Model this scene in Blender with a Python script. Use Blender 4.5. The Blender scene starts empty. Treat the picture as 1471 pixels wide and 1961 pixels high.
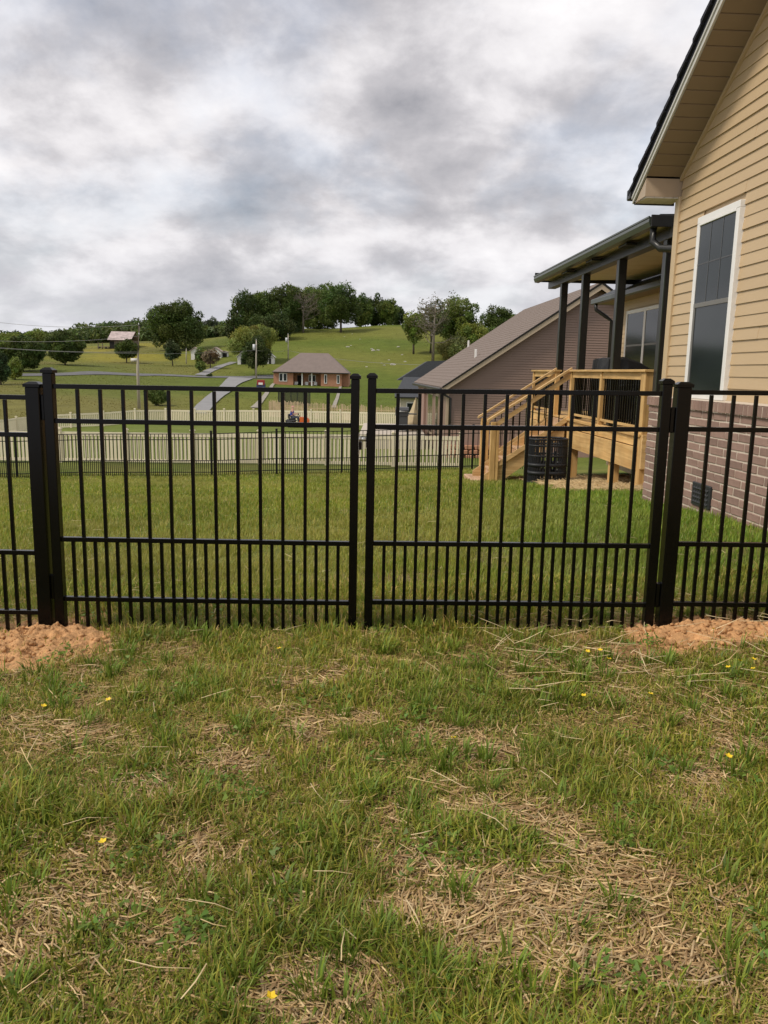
import bpy, bmesh, math, random
import numpy as np
from mathutils import Matrix, Vector

random.seed(7); RNG = np.random.default_rng(11)
SC = bpy.context.scene
COL = SC.collection

# ------------------------------------------------------------------ camera, sky, sun, exposure
CAM_H = 1.30; PITCH = math.radians(10.04); ROLL = math.radians(1.15); FPX = 1520.0
HOUSE_ROT = math.radians(2.46)
_f = np.array([0, math.cos(PITCH), -math.sin(PITCH)]); _u0 = np.array([0, math.sin(PITCH), math.cos(PITCH)])
_r0 = np.array([1.0, 0, 0]); _C = np.array([0, 0, CAM_H])
_R = math.cos(ROLL) * _r0 + math.sin(ROLL) * _u0; _U = -math.sin(ROLL) * _r0 + math.cos(ROLL) * _u0
cam = bpy.data.cameras.new('camera'); camo = bpy.data.objects.new('camera', cam); COL.objects.link(camo)
cam.sensor_fit = 'VERTICAL'; cam.sensor_height = 36.0; cam.lens = FPX / 1961 * 36.0
cam.clip_start = 0.05; cam.clip_end = 6000
camo.matrix_world = Matrix(((_R[0], _U[0], -_f[0], 0), (_R[1], _U[1], -_f[1], 0), (_R[2], _U[2], -_f[2], CAM_H), (0, 0, 0, 1)))
SC.camera = camo
SC.view_settings.view_transform = 'Standard'; SC.view_settings.look = 'None'
SC.view_settings.exposure = 0.80; SC.view_settings.gamma = 1.0
SC.cycles.use_denoising = True
SC.cycles.max_bounces = 6; SC.cycles.transparent_max_bounces = 12

SUN_FROM = Vector((-0.60, -0.32, 0.78)).normalized()
sun = bpy.data.lights.new('sun', 'SUN'); suno = bpy.data.objects.new('sun', sun); COL.objects.link(suno)
sun.energy = 1.5; sun.angle = math.radians(14); sun.color = (1.0, 0.91, 0.77)
suno.rotation_euler = SUN_FROM.to_track_quat('Z', 'Y').to_euler()

world = bpy.data.worlds.new('World'); SC.world = world; world.use_nodes = True
wn = world.node_tree.nodes; wl = world.node_tree.links; wn.clear()
def W(t, **k):
    n = wn.new(t)
    for a, b in k.items(): setattr(n, a, b)
    return n
def wmath(op, a, b=None):
    n = W('ShaderNodeMath', operation=op)
    for i, v in enumerate((a, b)):
        if v is None: continue
        if isinstance(v, (int, float)): n.inputs[i].default_value = v
        else: wl.new(v, n.inputs[i])
    return n.outputs[0]
wo = W('ShaderNodeOutputWorld'); bg = W('ShaderNodeBackground'); bg.inputs[1].default_value = 0.1
sky = W('ShaderNodeTexSky', sky_type='NISHITA'); sky.sun_disc = False
sky.sun_elevation = math.asin(SUN_FROM.z); sky.sun_rotation = math.atan2(SUN_FROM.x, SUN_FROM.y)
sky.air_density = 1.2; sky.dust_density = 1.5; sky.ozone_density = 1.5
tc = W('ShaderNodeTexCoord'); sx = W('ShaderNodeSeparateXYZ'); wl.new(tc.outputs['Generated'], sx.inputs[0])
zz = wmath('ADD', wmath('MAXIMUM', sx.outputs[2], 0.0), 0.42)
cx = W('ShaderNodeCombineXYZ'); wl.new(wmath('DIVIDE', sx.outputs[0], zz), cx.inputs[0]); wl.new(wmath('DIVIDE', sx.outputs[1], zz), cx.inputs[1])
def wnoise(scale, detail, rough, dist, off):
    mp = W('ShaderNodeMapping'); wl.new(cx.outputs[0], mp.inputs[0]); mp.inputs['Location'].default_value = off
    n = W('ShaderNodeTexNoise'); wl.new(mp.outputs[0], n.inputs['Vector'])
    n.inputs['Scale'].default_value = scale; n.inputs['Detail'].default_value = detail
    n.inputs['Roughness'].default_value = rough; n.inputs['Distortion'].default_value = dist
    return n.outputs['Fac']
big = wnoise(1.9, 4.0, 0.5, 0.1, (5.2, 4.1, 0)); fine = wnoise(5.2, 11.0, 0.58, 0.12, (7.7, 2.2, 0))
dens = wmath('ADD', wmath('MULTIPLY', big, 0.52), wmath('MULTIPLY', fine, 0.48))
ramp = W('ShaderNodeValToRGB'); wl.new(dens, ramp.inputs[0])
cr = ramp.color_ramp; cr.elements[0].position = 0.37; cr.elements[0].color = (5.9, 5.75, 5.8, 1)
cr.elements[1].position = 0.65; cr.elements[1].color = (2.0, 2.0, 2.2, 1)
e = cr.elements.new(0.45); e.color = (5.0, 4.85, 4.95, 1)
e = cr.elements.new(0.53); e.color = (3.45, 3.35, 3.5, 1)
cov = W('ShaderNodeMapRange'); wl.new(wnoise(2.4, 7.0, 0.55, 0.1, (1.3, 9.2, 0)), cov.inputs[0])
cov.inputs[1].default_value = 0.34; cov.inputs[2].default_value = 0.52; cov.inputs[3].default_value = 0.72; cov.inputs[4].default_value = 1.0
mixs = W('ShaderNodeMix', data_type='RGBA'); wl.new(cov.outputs[0], mixs.inputs[0])
wl.new(sky.outputs[0], mixs.inputs[6]); wl.new(ramp.outputs[0], mixs.inputs[7])
hz = W('ShaderNodeMapRange'); hz.interpolation_type = 'SMOOTHSTEP'; wl.new(sx.outputs[2], hz.inputs[0])   # haze: clouds pale towards the horizon
hz.inputs[1].default_value = -0.02; hz.inputs[2].default_value = 0.20; hz.inputs[3].default_value = 0.55; hz.inputs[4].default_value = 0.0
mixh = W('ShaderNodeMix', data_type='RGBA'); wl.new(hz.outputs[0], mixh.inputs[0]); wl.new(mixs.outputs[2], mixh.inputs[6]); mixh.inputs[7].default_value = (4.6, 4.75, 5.15, 1)
wl.new(mixh.outputs[2], bg.inputs[0]); wl.new(bg.outputs[0], wo.inputs[0])

# ------------------------------------------------------------------ rays and frames
def ray(px, py): return _f + (px - 735.5) / FPX * _R + (980.5 - py) / FPX * _U
def at(px, py, Y): d = ray(px, py); return _C + d * (Y / d[1])
_ch, _sh = math.cos(HOUSE_ROT), math.sin(HOUSE_ROT)
def fromh(v): return np.array([_ch * v[0] - _sh * v[1], _sh * v[0] + _ch * v[1], v[2]])
def toh(v): return np.array([_ch * v[0] + _sh * v[1], -_sh * v[0] + _ch * v[1], v[2]])

# ------------------------------------------------------------------ value noise
_tab = np.random.default_rng(5).random((256, 256))
def vnoise(x, y, s=1.0, o=0):
    x = np.asarray(x, float) * s + 31.7 * o + 512; y = np.asarray(y, float) * s + 17.3 * o + 512
    i = np.floor(x).astype(int); j = np.floor(y).astype(int); a = x - i; b = y - j
    a = a * a * (3 - 2 * a); b = b * b * (3 - 2 * b)
    t = lambda p, q: _tab[p % 256, q % 256]
    return (t(i, j) * (1 - a) + t(i + 1, j) * a) * (1 - b) + (t(i, j + 1) * (1 - a) + t(i + 1, j + 1) * a) * b
def fbm(x, y, s=1.0, o=0, n=4):
    r = 0; k = 0.5
    for q in range(n): r = r + k * vnoise(x, y, s, o + q); s *= 2.03; k *= 0.5
    return r / (1 - 0.5 ** n)

# ------------------------------------------------------------------ terrain
TU = np.array([(c - 735.5) / FPX for c in (-500, 0, 150, 300, 600, 750, 900, 1250, 1471, 2000)])
TROWS = [
 (-40, [.3] * 10), (2.5, [0, 0, 0, 0, 0, 0, .01, .03, .05, .08]),
 (3.8, [-.05, -.04, -.02, 0, .01, .02, .03, .06, .10, .18]),
 (6,   [-.14, -.12, -.11, -.10, -.06, -.03, 0, .08, .14, .2]),
 (8.5, [-.4, -.36, -.34, -.32, -.24, -.18, -.12, -.03, .1, .2]),
 (12.5, [-.85, -.78, -.75, -.72, -.62, -.56, -.50, -.42, -.3, -.2]),
 (16,  [-1.25, -1.18, -1.12, -1.1, -1.0, -.92, -.82, -.72, -.6, -.5]),
 (23,  [-2.05, -2.0, -1.9, -1.86, -1.7, -1.58, -1.48, -1.35, -1.3, -1.2]),
 (28,  [-2.15, -2.1, -2.08, -2.05, -2.0, -2.0, -1.98, -1.9, -1.8, -1.7]),
 (45,  [-3.0, -2.9, -2.85, -2.75, -2.65, -2.55, -2.5, -2.3, -2.2, -2]),
 (64,  [-4.2, -4.0, -3.7, -3.25, -3.05, -3.0, -2.9, -2.6, -2.5, -2.3]),
 (100, [-3.2, -3.0, -3.3, -3.9, -4.3, -4.4, -4.2, -4, -4, -4]),
 (130, [-1.6, -1.4, -1.7, -2.4, -3.5, -3.7, -3.4, -3, -3, -3]),
 (158, [.4, .7, .5, -.6, -1.7, -2.0, -1.6, -1, -1, -1]),
 (172, [1.2, 1.4, 1.1, .2, -1.3, -1.4, -1.0, 0, 0, 0]),
 (200, [2.4, 2.5, 2.3, 1.7, 2.0, 2.5, 2.5, 3, 3, 3]),
 (250, [5.5, 5.7, 6.0, 6.6, 9.8, 10.7, 10.2, 10, 10, 10]),
 (310, [8, 8.4, 9.2, 11.0, 16.6, 18.4, 17.5, 16, 15, 15]),
 (400, [9, 10, 12, 13, 17, 17.5, 17, 16, 15, 15]),
 (520, [5, 7, 15, 20, 14, 12, 14, 14, 14, 14]),
 (900, [0, 0, 6, 8, 4, 0, 0, 0, 0, 0]), (3000, [0] * 10)]
TY = np.array([r_[0] for r_ in TROWS], float); TZ = np.array([r_[1] for r_ in TROWS], float)
def ykey(y): return np.where(y < 4, (y - 4) / 4.0, np.log(np.maximum(y, 4) / 4.0))
TK = ykey(TY)
def ground(x, y):
    x = np.asarray(x, float); y = np.asarray(y, float)
    u = np.clip(x / np.maximum(y, 3.0), TU[0], TU[-1]); k = np.clip(ykey(y), TK[0], TK[-1])
    i = np.clip(np.searchsorted(TU, u) - 1, 0, len(TU) - 2); j = np.clip(np.searchsorted(TK, k) - 1, 0, len(TK) - 2)
    a = (u - TU[i]) / (TU[i + 1] - TU[i]); a = a * a * (3 - 2 * a)
    b = (k - TK[j]) / (TK[j + 1] - TK[j])
    # monotone cubic along distance for a smooth roll
    def col(c):
        jm = np.maximum(j - 1, 0); jp = np.minimum(j + 2, len(TK) - 1)
        z0, z1 = TZ[j, c], TZ[j + 1, c]; h = TK[j + 1] - TK[j]
        d = (z1 - z0) / h
        dm = np.where(j > 0, (z0 - TZ[jm, c]) / np.maximum(TK[j] - TK[jm], 1e-6), d)
        dp = np.where(j + 2 < len(TK), (TZ[jp, c] - z1) / np.maximum(TK[jp] - TK[j + 1], 1e-6), d)
        m0 = np.where(d * dm > 0, 2 * d * dm / (d + dm + 1e-12), 0); m1 = np.where(d * dp > 0, 2 * d * dp / (d + dp + 1e-12), 0)
        t = b
        return (2*t**3-3*t**2+1)*z0 + (t**3-2*t**2+t)*h*m0 + (-2*t**3+3*t**2)*z1 + (t**3-t**2)*h*m1
    z = col(i) * (1 - a) + col(i + 1) * a
    amp = np.clip((y - 2) / 60, 0, 1)
    z = z + amp * 0.5 * (fbm(x, y, 0.05, 3, 3) - 0.5) * np.clip(y / 150, 0, 1.6)
    z = z + 0.03 * (fbm(x, y, 1.6, 8, 3) - 0.5) * np.clip(1.4 - y / 30, 0, 1)
    return z
def gz(x, y): return float(ground(x, y))
def hit(px, py, y0=0.7, y1=900.0):
    d = ray(px, py); ys = np.exp(np.linspace(math.log(y0), math.log(y1), 6000)); t = ys / d[1]
    x = d[0] * t; z = CAM_H + d[2] * t; g = ground(x, ys); k = np.argmax(z <= g)
    if z[k] > g[k]: k = len(ys) - 1
    return np.array([x[k], ys[k], g[k]])

# ------------------------------------------------------------------ materials
MATS = {}
def new_mat(name):
    m = bpy.data.materials.new(name); m.use_nodes = True; MATS[name] = m
    nt = m.node_tree; b = nt.nodes['Principled BSDF']; return m, nt, b
def N(nt, t, **k):
    n = nt.nodes.new(t)
    for a, b in k.items(): setattr(n, a, b)
    return n
def rgba(c): return (c[0], c[1], c[2], 1)
def simple(name, col, rough=0.6, var=0.12, scale=6.0, stretch=(1, 1, 1), bump=0.0, bscale=None, metal=0.0, spec=0.5, objvar=0.0, coat=0.0):
    m, nt, b = new_mat(name)
    tc = N(nt, 'ShaderNodeTexCoord'); mp = N(nt, 'ShaderNodeMapping'); mp.inputs['Scale'].default_value = stretch
    nt.links.new(tc.outputs['Object'], mp.inputs[0])
    no = N(nt, 'ShaderNodeTexNoise'); nt.links.new(mp.outputs[0], no.inputs[0]); no.inputs['Scale'].default_value = scale; no.inputs['Detail'].default_value = 6
    no.inputs['Roughness'].default_value = 0.62
    oi = N(nt, 'ShaderNodeObjectInfo')
    add = N(nt, 'ShaderNodeMath', operation='MULTIPLY_ADD'); nt.links.new(oi.outputs['Random'], add.inputs[0]); add.inputs[1].default_value = objvar; nt.links.new(no.outputs['Fac'], add.inputs[2])
    mr = N(nt, 'ShaderNodeMapRange'); nt.links.new(add.outputs[0], mr.inputs[0]); mr.inputs[1].default_value = 0.25; mr.inputs[2].default_value = 0.75 + objvar
    mr.inputs[3].default_value = 1 - var; mr.inputs[4].default_value = 1 + var
    mx = N(nt, 'ShaderNodeMix', data_type='RGBA', blend_type='MULTIPLY'); mx.inputs[0].default_value = 1; mx.inputs[6].default_value = rgba(col)
    nt.links.new(mr.outputs[0], mx.inputs[7]); nt.links.new(mx.outputs[2], b.inputs['Base Color'])
    b.inputs['Roughness'].default_value = rough; b.inputs['Metallic'].default_value = metal; b.inputs['Specular IOR Level'].default_value = spec
    if coat: b.inputs['Coat Weight'].default_value = coat
    if bump:
        bn = N(nt, 'ShaderNodeBump'); bn.inputs['Strength'].default_value = bump; bn.inputs['Distance'].default_value = 0.01
        n2 = N(nt, 'ShaderNodeTexNoise'); nt.links.new(mp.outputs[0], n2.inputs[0]); n2.inputs['Scale'].default_value = bscale or scale * 4; n2.inputs['Detail'].default_value = 4
        nt.links.new(n2.outputs['Fac'], bn.inputs['Height']); nt.links.new(bn.outputs[0], b.inputs['Normal'])
    return m
def wood(name, col, dark, scale=1.0, axis=2, rough=0.7):
    m, nt, b = new_mat(name)
    tc = N(nt, 'ShaderNodeTexCoord'); mp = N(nt, 'ShaderNodeMapping'); s = [22 * scale] * 3; s[axis] = 1.2 * scale
    oi = N(nt, 'ShaderNodeObjectInfo'); av = N(nt, 'ShaderNodeVectorMath', operation='ADD'); nt.links.new(tc.outputs['Object'], av.inputs[0])
    cm = N(nt, 'ShaderNodeMath', operation='MULTIPLY'); nt.links.new(oi.outputs['Random'], cm.inputs[0]); cm.inputs[1].default_value = 31
    nt.links.new(cm.outputs[0], av.inputs[1]); nt.links.new(av.outputs[0], mp.inputs[0]); mp.inputs['Scale'].default_value = s
    no = N(nt, 'ShaderNodeTexNoise'); nt.links.new(mp.outputs[0], no.inputs[0]); no.inputs['Scale'].default_value = 1.0; no.inputs['Detail'].default_value = 5; no.inputs['Distortion'].default_value = 0.8
    n2 = N(nt, 'ShaderNodeTexNoise'); nt.links.new(av.outputs[0], n2.inputs[0]); n2.inputs['Scale'].default_value = 3.0
    rp = N(nt, 'ShaderNodeValToRGB'); nt.links.new(no.outputs['Fac'], rp.inputs[0])
    rp.color_ramp.elements[0].position = 0.3; rp.color_ramp.elements[0].color = rgba(dark); rp.color_ramp.elements[1].position = 0.62; rp.color_ramp.elements[1].color = rgba(col)
    mr = N(nt, 'ShaderNodeMapRange'); nt.links.new(n2.outputs['Fac'], mr.inputs[0]); mr.inputs[1].default_value = .3; mr.inputs[2].default_value = .7; mr.inputs[3].default_value = .82; mr.inputs[4].default_value = 1.1
    r2 = N(nt, 'ShaderNodeMapRange'); nt.links.new(oi.outputs['Random'], r2.inputs[0]); r2.inputs[3].default_value = .85; r2.inputs[4].default_value = 1.08
    mm = N(nt, 'ShaderNodeMath', operation='MULTIPLY'); nt.links.new(mr.outputs[0], mm.inputs[0]); nt.links.new(r2.outputs[0], mm.inputs[1])
    mx = N(nt, 'ShaderNodeMix', data_type='RGBA', blend_type='MULTIPLY'); mx.inputs[0].default_value = 1
    nt.links.new(rp.outputs[0], mx.inputs[6]); nt.links.new(mm.outputs[0], mx.inputs[7]); nt.links.new(mx.outputs[2], b.inputs['Base Color'])
    bn = N(nt, 'ShaderNodeBump'); bn.inputs['Strength'].default_value = .25; bn.inputs['Distance'].default_value = .004; nt.links.new(no.outputs['Fac'], bn.inputs['Height']); nt.links.new(bn.outputs[0], b.inputs['Normal'])
    b.inputs['Roughness'].default_value = rough
    return m
def attr_mat(name, attr='tint', rough=0.6, trans=0.0, spec=0.3, noise=None, bump=0.0):
    m, nt, b = new_mat(name)
    at_ = N(nt, 'ShaderNodeAttribute', attribute_name=attr); src = at_.outputs['Color']
    if noise:
        tc = N(nt, 'ShaderNodeTexCoord'); last = src
        for (sc, lo, hi) in noise:
            no = N(nt, 'ShaderNodeTexNoise'); nt.links.new(tc.outputs['Object'], no.inputs[0]); no.inputs['Scale'].default_value = sc; no.inputs['Detail'].default_value = 6; no.inputs['Roughness'].default_value = .65
            mr = N(nt, 'ShaderNodeMapRange'); nt.links.new(no.outputs['Fac'], mr.inputs[0]); mr.inputs[1].default_value = .3; mr.inputs[2].default_value = .7; mr.inputs[3].default_value = lo; mr.inputs[4].default_value = hi
            mx = N(nt, 'ShaderNodeMix', data_type='RGBA', blend_type='MULTIPLY'); mx.inputs[0].default_value = 1
            nt.links.new(last, mx.inputs[6]); nt.links.new(mr.outputs[0], mx.inputs[7]); last = mx.outputs[2]
        src = last
        if bump:
            bn = N(nt, 'ShaderNodeBump'); bn.inputs['Strength'].default_value = bump; bn.inputs['Distance'].default_value = .03; nt.links.new(no.outputs['Fac'], bn.inputs['Height']); nt.links.new(bn.outputs[0], b.inputs['Normal'])
    nt.links.new(src, b.inputs['Base Color']); b.inputs['Roughness'].default_value = rough; b.inputs['Specular IOR Level'].default_value = spec
    if trans:
        tr = N(nt, 'ShaderNodeBsdfTranslucent'); nt.links.new(src, tr.inputs[0]); ms = N(nt, 'ShaderNodeMixShader'); ms.inputs[0].default_value = trans
        out = nt.nodes['Material Output']; nt.links.new(b.outputs[0], ms.inputs[1]); nt.links.new(tr.outputs[0], ms.inputs[2]); nt.links.new(ms.outputs[0], out.inputs[0])
    return m
def glass_dark(name, col=(.03, .04, .045), mesh_scale=None):
    m, nt, b = new_mat(name); b.inputs['Base Color'].default_value = rgba(col); b.inputs['Roughness'].default_value = .09; b.inputs['Specular IOR Level'].default_value = .36
    tc = N(nt, 'ShaderNodeTexCoord'); no = N(nt, 'ShaderNodeTexNoise'); nt.links.new(tc.outputs['Object'], no.inputs[0]); no.inputs['Scale'].default_value = 1.3
    rp = N(nt, 'ShaderNodeValToRGB'); nt.links.new(no.outputs['Fac'], rp.inputs[0]); rp.color_ramp.elements[0].color = rgba([c * .6 for c in col]); rp.color_ramp.elements[1].color = rgba([c * 1.5 for c in col])
    nt.links.new(rp.outputs[0], b.inputs['Base Color'])
    return m

simple('black_metal', (.0015, .0016, .0018), rough=.22, var=.3, scale=40, bump=.02, bscale=300, spec=.24)
simple('far_black_metal', (.008, .009, .008), rough=.5, spec=.2, var=.2)
simple('galvanised', (.55, .56, .56), rough=.35, var=.15, scale=60, metal=.8)
simple('siding_cream', (.535, .395, .235), rough=.5, var=.05, scale=9, stretch=(1, .15, 1), bump=.08, bscale=60, objvar=.25)
simple('trim_cream', (.55, .415, .25), rough=.5, var=.04)
simple('sash_grey', (.17, .165, .155), rough=.5, var=.05)
simple('white_vinyl', (.80, .79, .77), rough=.35, var=.04)
simple('fascia_grey', (.55, .54, .50), rough=.4, var=.05)
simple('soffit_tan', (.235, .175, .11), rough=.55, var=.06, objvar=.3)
simple('soffit_white', (.62, .60, .56), rough=.5, var=.05)
simple('shingle_dark', (.013, .014, .024), rough=.85, var=.4, scale=70, bump=.5)
simple('brick_red', (.285, .185, .15), rough=.85, var=.28, scale=18, bump=.5, bscale=90, objvar=.8)
simple('mortar', (.60, .52, .43), rough=.95, var=.15, scale=40, bump=.4)
simple('vent_black', (.02, .022, .024), rough=.5, var=.2)
glass_dark('window_glass', (.018, .024, .026)); 
simple('insect_screen', (.035, .04, .042), rough=.6, var=.15)
wood('deck_wood', (.70, .46, .19), (.52, .30, .10), axis=1)
wood('deck_wood_up', (.70, .45, .18), (.50, .28, .09), axis=2)
wood('deck_wood_cross', (.70, .47, .215), (.50, .30, .115), axis=0)
wood('tread_wood', (.60, .40, .25), (.44, .27, .15), axis=1)
simple('bronze_metal', (.016, .016, .0145), rough=.38, var=.2, scale=12, spec=.5)
simple('bronze_green', (.045, .055, .042), rough=.3, var=.15, scale=5, spec=.5)
simple('panel_tan', (.60, .51, .38), rough=.45, var=.05)
simple('cover_black', (.012, .014, .018), rough=.55, var=.3, scale=5, bump=.6, bscale=5)
simple('siding_brown', (.235, .155, .122), rough=.5, var=.06, scale=5, stretch=(.1, 1, 1))
simple('trim_tan', (.44, .345, .25), rough=.5, var=.05)
simple('roof_brown', (.185, .145, .125), rough=.9, var=.25, scale=14, stretch=(1, 1, 1), bump=.5)
simple('roof_slate', (.055, .06, .07), rough=.9, var=.25, scale=8, bump=.4)
simple('roof_taupe', (.20, .16, .145), rough=.9, var=.12, scale=1.2, bump=.3)
simple('cream_vinyl', (.78, .70, .53), rough=.45, var=.06, scale=3, objvar=.2)
simple('cream_wall', (.62, .55, .45), rough=.6, var=.04)
simple('far_brick', (.40, .20, .12), rough=.9, var=.15, scale=3)
simple('rail_wood', (.55, .42, .28), rough=.9, var=.25, scale=2)
simple('pole_wood', (.42, .38, .31), rough=.9, var=.2, scale=3, stretch=(4, 4, .3))
simple('wire_grey', (.25, .25, .25), rough=.6, var=.05)
simple('transformer_grey', (.62, .64, .66), rough=.5, var=.05)
simple('old_barn_wood', (.16, .125, .10), rough=.95, var=.3, scale=1.5, stretch=(3, 3, .3))
simple('rusty_tin', (.45, .37, .36), rough=.7, var=.4, scale=.9)
simple('shed_white', (.68, .67, .65), rough=.7, var=.12, scale=.8)
simple('shed_roof', (.38, .30, .27), rough=.8, var=.2)
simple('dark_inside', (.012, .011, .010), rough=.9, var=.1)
simple('concrete', (.50, .44, .37), rough=.9, var=.1, scale=4)
simple('grill_grey', (.06, .062, .066), rough=.4, var=.1)
simple('tan_fabric', (.50, .40, .25), rough=.85, var=.15, scale=4)
simple('rock_pale', (.42, .40, .36), rough=.95, var=.25, scale=2, bump=.6)
simple('clay', (.56, .315, .145), rough=.95, var=.42, scale=24, bump=1.0, bscale=120)
simple('bark', (.10, .08, .06), rough=.95, var=.3, scale=3, stretch=(3, 3, .4), bump=.5)
simple('bark_pale', (.20, .17, .14), rough=.95, var=.3, scale=3, stretch=(3, 3, .4), bump=.5)
simple('asphalt', (.13, .13, .135), rough=.9, var=.12, scale=.6)
simple('gravel_drive', (.25, .25, .255), rough=.95, var=.14, scale=.5)
simple('swale_stone', (.30, .275, .23), rough=.95, var=.3, scale=1.6, bump=.8)
simple('mower_orange', (.65, .14, .03), rough=.35, var=.05)
simple('mower_black', (.015, .015, .015), rough=.6, var=.1)
simple('rubber', (.02, .02, .02), rough=.8, var=.1)
simple('skin', (.55, .30, .22), rough=.6, var=.05)
simple('shirt_blue', (.04, .055, .30), rough=.8, var=.1)
simple('jeans', (.06, .07, .10), rough=.85, var=.1)
simple('cap_pink', (.62, .28, .28), rough=.8, var=.1)
simple('red_paint', (.30, .03, .028), rough=.4, var=.1)
simple('navy_paint', (.03, .045, .12), rough=.5, var=.1)
simple('petal_yellow', (.75, .55, .02), rough=.5, var=.1)
simple('stem_green', (.14, .20, .04), rough=.6, var=.1)
simple('net_dark', (.03, .035, .03), rough=.9, var=.1)
attr_mat('grass', trans=.35, rough=.5, spec=.35)
attr_mat('straw', rough=.7, trans=.1)
attr_mat('leaves', trans=.28, rough=.55, spec=.25)
attr_mat('ground_mat', rough=.95, spec=.1, noise=[(.35, .82, 1.16), (4.0, .78, 1.2), (38.0, .62, 1.35)], bump=.6)

# ------------------------------------------------------------------ mesh helpers
def tag(o, label=None, cat=None, group=None, kind=None):
    if label: o['label'] = label
    if cat: o['category'] = cat
    if group: o['group'] = group
    if kind: o['kind'] = kind
    return o
def np_mesh(name, V, faces_list, mat, tint=None, smooth=False):
    """faces_list: list of int arrays (n,k)"""
    me = bpy.data.meshes.new(name); V = np.asarray(V, np.float32)
    me.vertices.add(len(V)); me.vertices.foreach_set('co', V.ravel())
    tot = sum(f_.size for f_ in faces_list); npoly = sum(len(f_) for f_ in faces_list)
    me.loops.add(tot); me.polygons.add(npoly)
    me.loops.foreach_set('vertex_index', np.concatenate([f_.ravel() for f_ in faces_list]).astype(np.int32))
    cnt = np.concatenate([np.full(len(f_), f_.shape[1], np.int32) for f_ in faces_list])
    st = np.concatenate([[0], np.cumsum(cnt)[:-1]]).astype(np.int32)
    me.polygons.foreach_set('loop_start', st)
    try: me.polygons.foreach_set('loop_total', cnt)
    except Exception: pass
    if smooth: me.polygons.foreach_set('use_smooth', np.ones(npoly, bool))
    me.update(calc_edges=True)
    if tint is not None:
        a = me.attributes.new('tint', 'FLOAT_COLOR', 'POINT'); c = np.ones((len(V), 4), np.float32); c[:, :3] = tint
        a.data.foreach_set('color', c.ravel())
    if mat: me.materials.append(MATS[mat])
    return me
def link(name, me, parent=None):
    o = bpy.data.objects.new(name, me); COL.objects.link(o)
    if parent: o.parent = parent
    return o
class Thing:
    def __init__(s, name, label, cat, origin, frame='W', group=None, kind=None):
        s.o = np.array(origin, float); s.e = bpy.data.objects.new(name, None); COL.objects.link(s.e)
        s.e.empty_display_size = .2
        if frame == 'H': s.e.location = fromh(s.o); s.e.rotation_euler = (0, 0, HOUSE_ROT)
        else: s.e.location = s.o
        tag(s.e, label, cat, group, kind)
BOXES = {}
def box_mesh(d, mat, bev):
    k = (round(d[0], 4), round(d[1], 4), round(d[2], 4), mat, bev)
    if k not in BOXES:
        bm = bmesh.new(); bmesh.ops.create_cube(bm, size=1.0)
        bmesh.ops.scale(bm, vec=d, verts=bm.verts)
        if bev: bmesh.ops.bevel(bm, geom=bm.edges[:], offset=bev, segments=1, affect='EDGES')
        me = bpy.data.meshes.new('box'); bm.to_mesh(me); bm.free(); me.materials.append(MATS[mat]); BOXES[k] = me
    return BOXES[k]
def box(t, name, lo, hi, mat, bev=0.0, parent=None, rot=None, kind=None):
    lo = np.minimum(lo, hi) if rot is None else np.array(lo, float); lo, hi = np.minimum(lo, hi), np.maximum(lo, hi)
    d = hi - lo; me = box_mesh(d, mat, bev); c = (lo + hi) / 2
    o = link(name, me, parent or t.e)
    o.location = c - t.o - (np.array(parent.location) if parent is not None else 0)
    if rot: o.rotation_euler = rot
    if kind: o['kind'] = kind
    return o
def poly(t, name, V, F, mat, parent=None, smooth=False, kind=None):
    """V in the thing's frame coords (absolute)"""
    V = np.array(V, float) - t.o
    if parent is not None: V = V - np.array(parent.location)
    me = bpy.data.meshes.new(name); me.from_pydata(V.tolist(), [], F); me.materials.append(MATS[mat])
    if smooth:
        for p in me.polygons: p.use_smooth = True
    me.update(); o = link(name, me, parent or t.e)
    if kind: o['kind'] = kind
    return o
def prism(t, name, P, thick, mat, parent=None, axis=None, kind=None):
    """extrude planar polygon P (list of 3d) along vector thick"""
    P = [np.array(p, float) for p in P]; n = len(P); V = P + [p + np.array(thick, float) for p in P]
    F = [list(range(n))[::-1], list(range(n, 2 * n))] + [[i, (i + 1) % n, n + (i + 1) % n, n + i] for i in range(n)]
    o = poly(t, name, V, F, mat, parent, kind=kind)
    bm = bmesh.new(); bm.from_mesh(o.data); bmesh.ops.recalc_face_normals(bm, faces=bm.faces); bm.to_mesh(o.data); bm.free()
    return o
def tube_geo(P, rad, n=8):
    P = np.array(P, float); rad = np.broadcast_to(rad, (len(P),)); V = []; F = []
    for i in range(len(P)):
        d = P[min(i + 1, len(P) - 1)] - P[max(i - 1, 0)]; d = d / (np.linalg.norm(d) + 1e-9)
        a = np.cross(d, [0, 0, 1.0]);
        if np.linalg.norm(a) < .05: a = np.cross(d, [1.0, 0, 0])
        a /= np.linalg.norm(a); b = np.cross(d, a)
        for k in range(n):
            w = 2 * math.pi * k / n; V.append(P[i] + rad[i] * (math.cos(w) * a + math.sin(w) * b))
    for i in range(len(P) - 1):
        for k in range(n): F.append([i * n + k, i * n + (k + 1) % n, (i + 1) * n + (k + 1) % n, (i + 1) * n + k])
    F.append(list(range(n))[::-1]); F.append([(len(P) - 1) * n + k for k in range(n)])
    return V, F
def tube(t, name, P, rad, mat, n=8, parent=None, kind=None):
    V, F = tube_geo(P, rad, n); return poly(t, name, V, F, mat, parent, smooth=True, kind=kind)
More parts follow.
